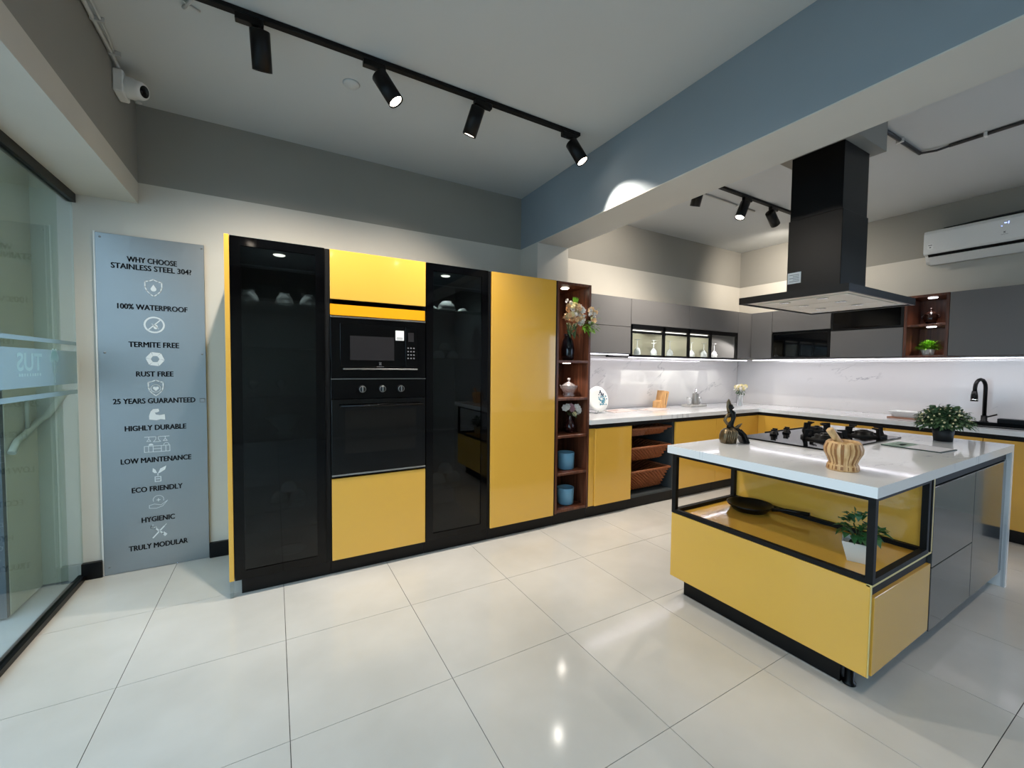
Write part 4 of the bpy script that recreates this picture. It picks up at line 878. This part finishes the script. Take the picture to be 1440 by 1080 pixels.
# soap set
t = thing('soap_dispenser_set', 'grey soap dispenser with two clear tumblers on a stone tray', 'soap set', (4.32, 3.16, zc))
box('tray', 'stone_tray', t, 4.17, 4.45, 3.10, 3.24, zc, zc+.022, .003)
link('dispenser', add_lathe(BM(), [(0, 0), (.036, 0), (.038, .004), (.038, .125), (.034, .132), (0, .132)], (4.335, 3.17, zc+.0225), 22), 'soap_grey', t)
bm = BM(); add_lathe(bm, [(0, .1325), (.014, .1325), (.014, .15), (.006, .152), (.006, .185), (0, .185)], (4.335, 3.17, zc+.0225), 12); add_tube(bm, [(4.335, 3.17, zc+.205), (4.30, 3.15, zc+.207), (4.293, 3.146, zc+.198)], .005, 6); link('pump', bm, 'chrome', t)
for x, y in ((4.235, 3.18), (4.42, 3.19)): link('tumbler', add_lathe(BM(), [(0, 0), (.026, 0), (.032, .085), (.03, .085), (.024, .006), (0, .006)], (x, y, zc+.0225), 18), 'drinkware', t)
# corner flower vase
c = Vector((4.95, 3.0, zc)); b = thing('flower_vase', 'clear glass vase with a small cream posy in the counter corner', 'vase', c)
link('vase_body', add_lathe(BM(), [(0, 0), (.036, 0), (.036, .006), (.03, .03), (.034, .13), (.031, .13), (.027, .03), (0, .01)], c, 20), 'drinkware', b)
bm = BM()
for k in range(6): a = k*1.05; add_tube(bm, [c+Vector((.004, 0, .012)), c+Vector((.008*math.cos(a), .008*math.sin(a), .12)), c+Vector((.03*math.cos(a), .03*math.sin(a), .19))], .003, 5)
link('stems', bm, 'stem', b)
rr = random.Random(5)
for k in range(16): d = Vector((math.cos(k*2.4), math.sin(k*2.4), rr.uniform(-.1, .9))); link('blossom', blossom_bm(c+Vector((0, 0, .195))+d*.055, .026), 'petal_cream' if k % 3 else 'petal_white', b, recalc=False)
foliage(b, c+Vector((0, 0, .185)), .06, 40, .035, .018, 'leaf_dark', low=-.8)
# urn and grass plant in the walnut niche
c = Vector((5.30, 1.425, 1.7225)); b = thing('dark_urn', 'dark glossy lidded urn with a knob in the upper walnut niche', 'urn', c)
link('urn_body', add_lathe(BM(), [(0, .012), (.03, .014), (.046, .04), (.05, .07), (.044, .09), (.046, .096), (.04, .1), (0, .1)], c, 24), 'dark_glaze', b)
link('lid', add_lathe(BM(), [(.044, .1005), (.04, .112), (.022, .124), (.008, .13), (.008, .136), (.014, .146), (.010, .158), (0, .162)], c, 22), 'dark_glaze', b)
for k in range(3): a = k*2.1+.5; link('foot', add_tube(BM(), [c+Vector((.034*math.cos(a), .034*math.sin(a), .02)), c+Vector((.042*math.cos(a), .042*math.sin(a), .0005))], [.011, .008], 8), 'dark_glaze', b)
bm = BM()
for s in (-1, 1): add_tube(bm, [c+Vector((0, s*.048, .06)), c+Vector((0, s*.062, .075)), c+Vector((0, s*.058, .09)), c+Vector((0, s*.044, .09))], .006, 6)
link('handle', bm, 'dark_glaze', b)
c = Vector((5.29, 1.43, 1.4385)); b = thing('potted_grass', 'bright green bushy grass in a white pot in the lower walnut niche', 'plant', c)
link('pot', add_lathe(BM(), [(0, 0), (.038, 0), (.05, .058), (.047, .058), (.044, .05), (0, .05)], c, 24), 'pot_white', b)
bm = BM()
for k in range(260):
    d = rdir(.05, 1); d.z = abs(d.z); q = c+Vector((0, 0, .05))+d*.02; e = q+d*random.uniform(.07, .1)*Vector((1, 1, .95)).length/1.7
    leaf(bm, q, d, random.uniform(.075, .105), .011, .12)
tag(link('grass_blades', bm, 'leaf_bright', b, recalc=False), kind='stuff')
# white tray on board, sink, faucet
sheet('serving_board', 'reddish brown wooden board under the white dish on the right counter', 'board', [(5.02, 1.36), (5.30, 1.36), (5.30, 1.62), (5.02, 1.62)], zc, .012, 'wood_board')
z = zc+.0125; bm = BM(); R = []
for (ex, ey, dz) in ((.085, .11, 0), (.10, .135, .045), (.112, .15, .05), (.095, .13, .046), (.078, .10, .008)): R.append([bm.verts.new((5.15+sx*ex*(1 if abs(sy) == 1 else 1), 1.485+sy*ey, z+dz)) for sx, sy in ((-1, -.85), (-.85, -1), (.85, -1), (1, -.85), (1, .85), (.85, 1), (-.85, 1), (-1, .85))])
for A, B in zip(R, R[1:]):
    for k in range(8): bm.faces.new((A[k], A[(k+1) % 8], B[(k+1) % 8], B[k]))
bm.faces.new(R[0][::-1]); bm.faces.new(R[-1]); single('white_dish', bm, 'white_ceramic', (5.15, 1.485, z), 'white rectangular dish on the wooden board near the sink', 'dish')
sk = thing('kitchen_sink', 'black rectangular sink set into the right counter', 'sink', (5.14, .8, CT1))
bm = BM(); a, b_, cc_, d_ = SX0-.012, SX1+.012, SY0-.012, SY1+.012
for q in ((a, SX0+.03, cc_, d_), (SX1-.03, b_, cc_, d_), (SX0+.03, SX1-.03, cc_, SY0+.03), (SX0+.03, SX1-.03, SY1-.03, d_)): add_box(bm, *q, CT1+.0005, CT1+.008)
link('rim', bm, 'black', sk); bm = BM()
for q in ((SX0+.004, SX0+.014, SY0+.004, SY1-.004), (SX1-.014, SX1-.004, SY0+.004, SY1-.004), (SX0+.014, SX1-.014, SY0+.004, SY0+.014), (SX0+.014, SX1-.014, SY1-.014, SY1-.004)): add_box(bm, *q, .68, CT1)
add_box(bm, SX0+.014, SX1-.014, SY0+.014, SY1-.014, .68, .69); link('basin', bm, 'black_matte', sk)
box('raised_ledge', 'black', sk, 5.28, 5.36, .50, .98, CT1+.0085, CT1+.05, .004)
ft = thing('kitchen_faucet', 'tall black gooseneck faucet with pull-down spray at the sink', 'faucet', (5.385, 1.075, zc))
link('base', add_lathe(BM(), [(0, 0), (.028, 0), (.028, .01), (.02, .016), (.02, .06), (0, .06)], (5.385, 1.075, zc), 18), 'black', ft)
bm = BM(); pts = [(5.385, 1.075, zc+.06), (5.385, 1.075, zc+.30)]+[(5.385-.055+.055*math.cos(a), 1.075+.02*(1-math.cos(a)), zc+.30+.075*math.sin(a)) for a in [PI*k/8 for k in range(1, 9)]]+[(5.275, 1.115, zc+.26)]
add_tube(bm, pts, .014, 10); link('spout', bm, 'black', ft)
link('spray_head', add_lathe(BM(), [(0, 0), (.024, 0), (.022, .05), (.016, .09), (0, .09)], (5.273, 1.116, zc+.185), 14), 'black', ft); link('spray_ring', add_lathe(BM(), [(.0245, .012), (.0245, .02), (.02, .02), (.02, .012)], (5.273, 1.116, zc+.185), 14), 'chrome', ft)
add = link('lever', add_tube(BM(), [(5.385, 1.055, zc+.05), (5.385, 1.0, zc+.075)], .006, 8), 'black', ft)

# ------------------------------------------------------------------ things on the island
zi = IT+.0005
# bronze dancer-like abstract figurine
o = Vector((2.335, 1.44, zi)); U = Vector((rt0.x, rt0.y, 0)).normalized(); Vv = Vector((-U.y, U.x, 0)); S = 1/241
def fp(px, py, dep=0): return o+U*((px-1032.5)*S)+Vector((0, 0, (623-py)*S))+Vv*dep
fg = thing('bronze_figurine', 'dark bronze abstract seated figurine with one arm raised, on the island corner', 'figurine', o)
bm = BM()
add_lathe(bm, [(0, .0), (.038, .0), (.043, .02), (.043, .045), (.036, .068), (.024, .082), (.012, .088), (0, .09)], fp(1022.5, 623), 18, None, (1, 1.1)); link('robe', bm, 'bronze', fg)
bm = BM()
for k in range(6):
    x = 1015.5+k*2.8; add_tube(bm, [fp(x-.8, 622.4, -.034), fp(x-1.0, 612, -.05), fp(x+.6, 606, -.044), fp(1025, 601, -.02)], .005, 6)
link('robe_folds', bm, 'bronze', fg)
bm = BM(); add_prism(bm, [fp(1027, 601, -.022), fp(1035, 601.5, -.026), fp(1041, 607, -.03), (fp(1046, 616, -.032)), fp(1050, 621, -.03), fp(1049, 622.8, -.03), fp(1041, 622.8, -.032), fp(1037.5, 613, -.03), fp(1032, 607.5, -.026)], Vv*.05)
add_tube(bm, [fp(1033, 603, -.026), fp(1040, 609, -.036), fp(1045, 621, -.036)], .005, 6); add_tube(bm, [fp(1037, 603, -.026), fp(1043, 610, -.036), fp(1048, 621, -.036)], .004, 6); link('robe_train', bm, 'bronze_dark', fg)
bm = BM(); add_tube(bm, [fp(1026, 602), fp(1025.5, 597), fp(1028.5, 592), fp(1029.5, 587), fp(1028, 581), fp(1024, 576.5), fp(1022.5, 574)], [.024, .017, .011, .013, .018, .011, .008], 12); link('torso', bm, 'bronze_dark', fg)
hd_ = BM(); add_ball(hd_, fp(1025, 572.5), .017, 2, (1.05, .9, 1.1)); add_ball(hd_, fp(1028, 573), .009, 1); link('head', hd_, 'bronze_dark', fg)
bm = BM(); add_tube(bm, [fp(1023, 579.5), fp(1021, 572), fp(1021.2, 565), fp(1022.2, 562), fp(1023.5, 565), fp(1026, 571)], [.009, .008, .0065, .006, .0055, .005], 8); add_tube(bm, [fp(1024.5, 580), fp(1019.5, 586), fp(1017.5, 591), fp(1021, 596), fp(1026, 600)], [.01, .008, .009, .008, .008], 8); link('arm', bm, 'bronze', fg)
bm = BM(); add_prism(bm, [fp(1028, 602, -.02), fp(1033, 597, -.03), fp(1038.5, 594.5, -.03), fp(1035, 600, -.03), fp(1031, 604, -.02)], Vv*.012); link('leaf_ornament', bm, 'bronze', fg)
# mortar and pestle
c = Vector((2.135, .83, zi)); mo = thing('wooden_mortar', 'light striped wooden mortar on the island front', 'mortar', c)
link('mortar_bowl', add_lathe(BM(), [(0, 0), (.056, 0), (.058, .004), (.056, .022), (.05, .032), (.056, .05), (.068, .075), (.07, .095), (.062, .118), (.054, .126), (.048, .124), (.052, .11), (.055, .08), (.04, .045), (0, .036)], c, 40), 'mortar_wood', mo)
bm = BM()
rm = random.Random(4); a = 0
while a < 2*PI-.2:
    a += rm.uniform(.16, .42); hw = rm.uniform(.025, .1)
    pr = [(.0585, .006), (.0565, .02), (.0505, .032), (.0565, .05), (.0685, .075), (.0705, .095), (.0625, .117)]
    for (r0, z0), (r1, z1) in zip(pr, pr[1:]):
        q = [c+Vector((r*math.cos(a+s*hw), r*math.sin(a+s*hw), z)) for r, z, s in ((r0, z0, -1), (r0, z0, 1), (r1, z1, 1), (r1, z1, -1))]; bm.faces.new([bm.verts.new(v) for v in q])
link('dark_strip', bm, 'mortar_strip', mo)['label'] = 'darker wood strips'
R_ = U; tip = c+R_*-.065+Vector((0, 0, .178)); low = c+R_*.022+Vector((0, 0, .062))
single('wooden_pestle', add_tube(BM(), [low, low.lerp(tip, .15), low.lerp(tip, .5), low.lerp(tip, .85), low.lerp(tip, .97), tip], [.014, .017, .0135, .0145, .0145, .009], 14), 'mortar_wood', c, 'light wooden pestle leaning in the mortar', 'pestle')
# black pot plant
c = Vector((3.60, .885, zi)); b = thing('potted_plant', 'grey-green bushy flowering plant in a black pot on the island', 'plant', c)
link('pot', add_lathe(BM(), [(0, 0), (.043, 0), (.052, .088), (.049, .088), (.044, .075), (0, .075)], c, 28), 'pot_black', b)
foliage(b, c+Vector((0, 0, .12)), .10, 1300, .038, .02, 'leaf_dark', low=-.35, sc=(1.15, 1.15, .9), inner=.3)
bm = BM()
for k in range(70):
    d = rdir(-.3, 1); q = c+Vector((0, 0, .12))+Vector((d.x*.12, d.y*.12, d.z*.09)); add_ball(bm, q, random.uniform(.004, .007), 1)
tag(link('small_flowers', bm, 'petal_cream', b), kind='stuff')
bm = BM()
for k in range(12): d = rdir(.3, 1); add_tube(bm, [c+Vector((0, 0, .076)), c+Vector((0, 0, .1))+d*.06], .002, 4)
link('stems', bm, 'stem', b)
# magazine
sheet('magazine', 'glossy green and white magazine lying open on the island', 'magazine', [(3.05, 1.005), (3.035, .75), (3.225, .735), (3.275, .995)], zi, .005, 'paper_dark', [(.0, .40, .0, .98, 'paper_green'), (.405, .97, .03, 1, 'paper'), (.12, .3, .3, .7, 'paper')])
# open bay: pan and plant
z = .4765; t = thing('frying_pan', 'black pan with a handle lying in the open island bay', 'pan', (2.40, 1.36, z))
link('pan_body', add_lathe(BM(), [(0, 0), (.085, 0), (.115, .03), (.12, .04), (.116, .04), (.108, .028), (.08, .006), (0, .006)], (2.385, 1.37, z), 30), 'black', t)
link('handle', add_tube(BM(), [(2.40, 1.256, z+.034), (2.43, 1.19, z+.045), (2.455, 1.09, z+.048)], [.011, .009, .011], 10), 'black', t)
c = Vector((2.17, .775, .4765)); b = thing('potted_plant', 'leafy green plant in a white square pot in the island bay', 'plant', c)
bm = BM(); R = []; q0 = .35
for r, dz in ((.036, 0), (.056, .085), (.051, .085), (.047, .07)): R.append([bm.verts.new(c+Vector((r*1.414*math.cos(q0+PI/4+k*PI/2), r*1.414*math.sin(q0+PI/4+k*PI/2), dz))) for k in range(4)])
for A, B in zip(R, R[1:]):
    for k in range(4): bm.faces.new((A[k], A[(k+1) % 4], B[(k+1) % 4], B[k]))
bm.faces.new(R[0][::-1]); bm.faces.new(R[-1]); link('pot', bm, 'pot_white', b)
bm = BM(); add_ball(bm, c+Vector((0, 0, .071)), .04, 1, (1, 1, .25)); link('gravel', bm, 'soil', b)
bm = BM()
for k in range(9): a = k*.7; add_tube(bm, [c+Vector((0, 0, .07)), c+Vector((.03*math.cos(a), .03*math.sin(a), .12)), c+Vector((.055*math.cos(a), .055*math.sin(a), .14))], .003, 5)
link('stems', bm, 'stem', b)
foliage(b, c+Vector((0, 0, .125)), .075, 75, .05, .03, 'leaf_mid', low=-.3, inner=.4)
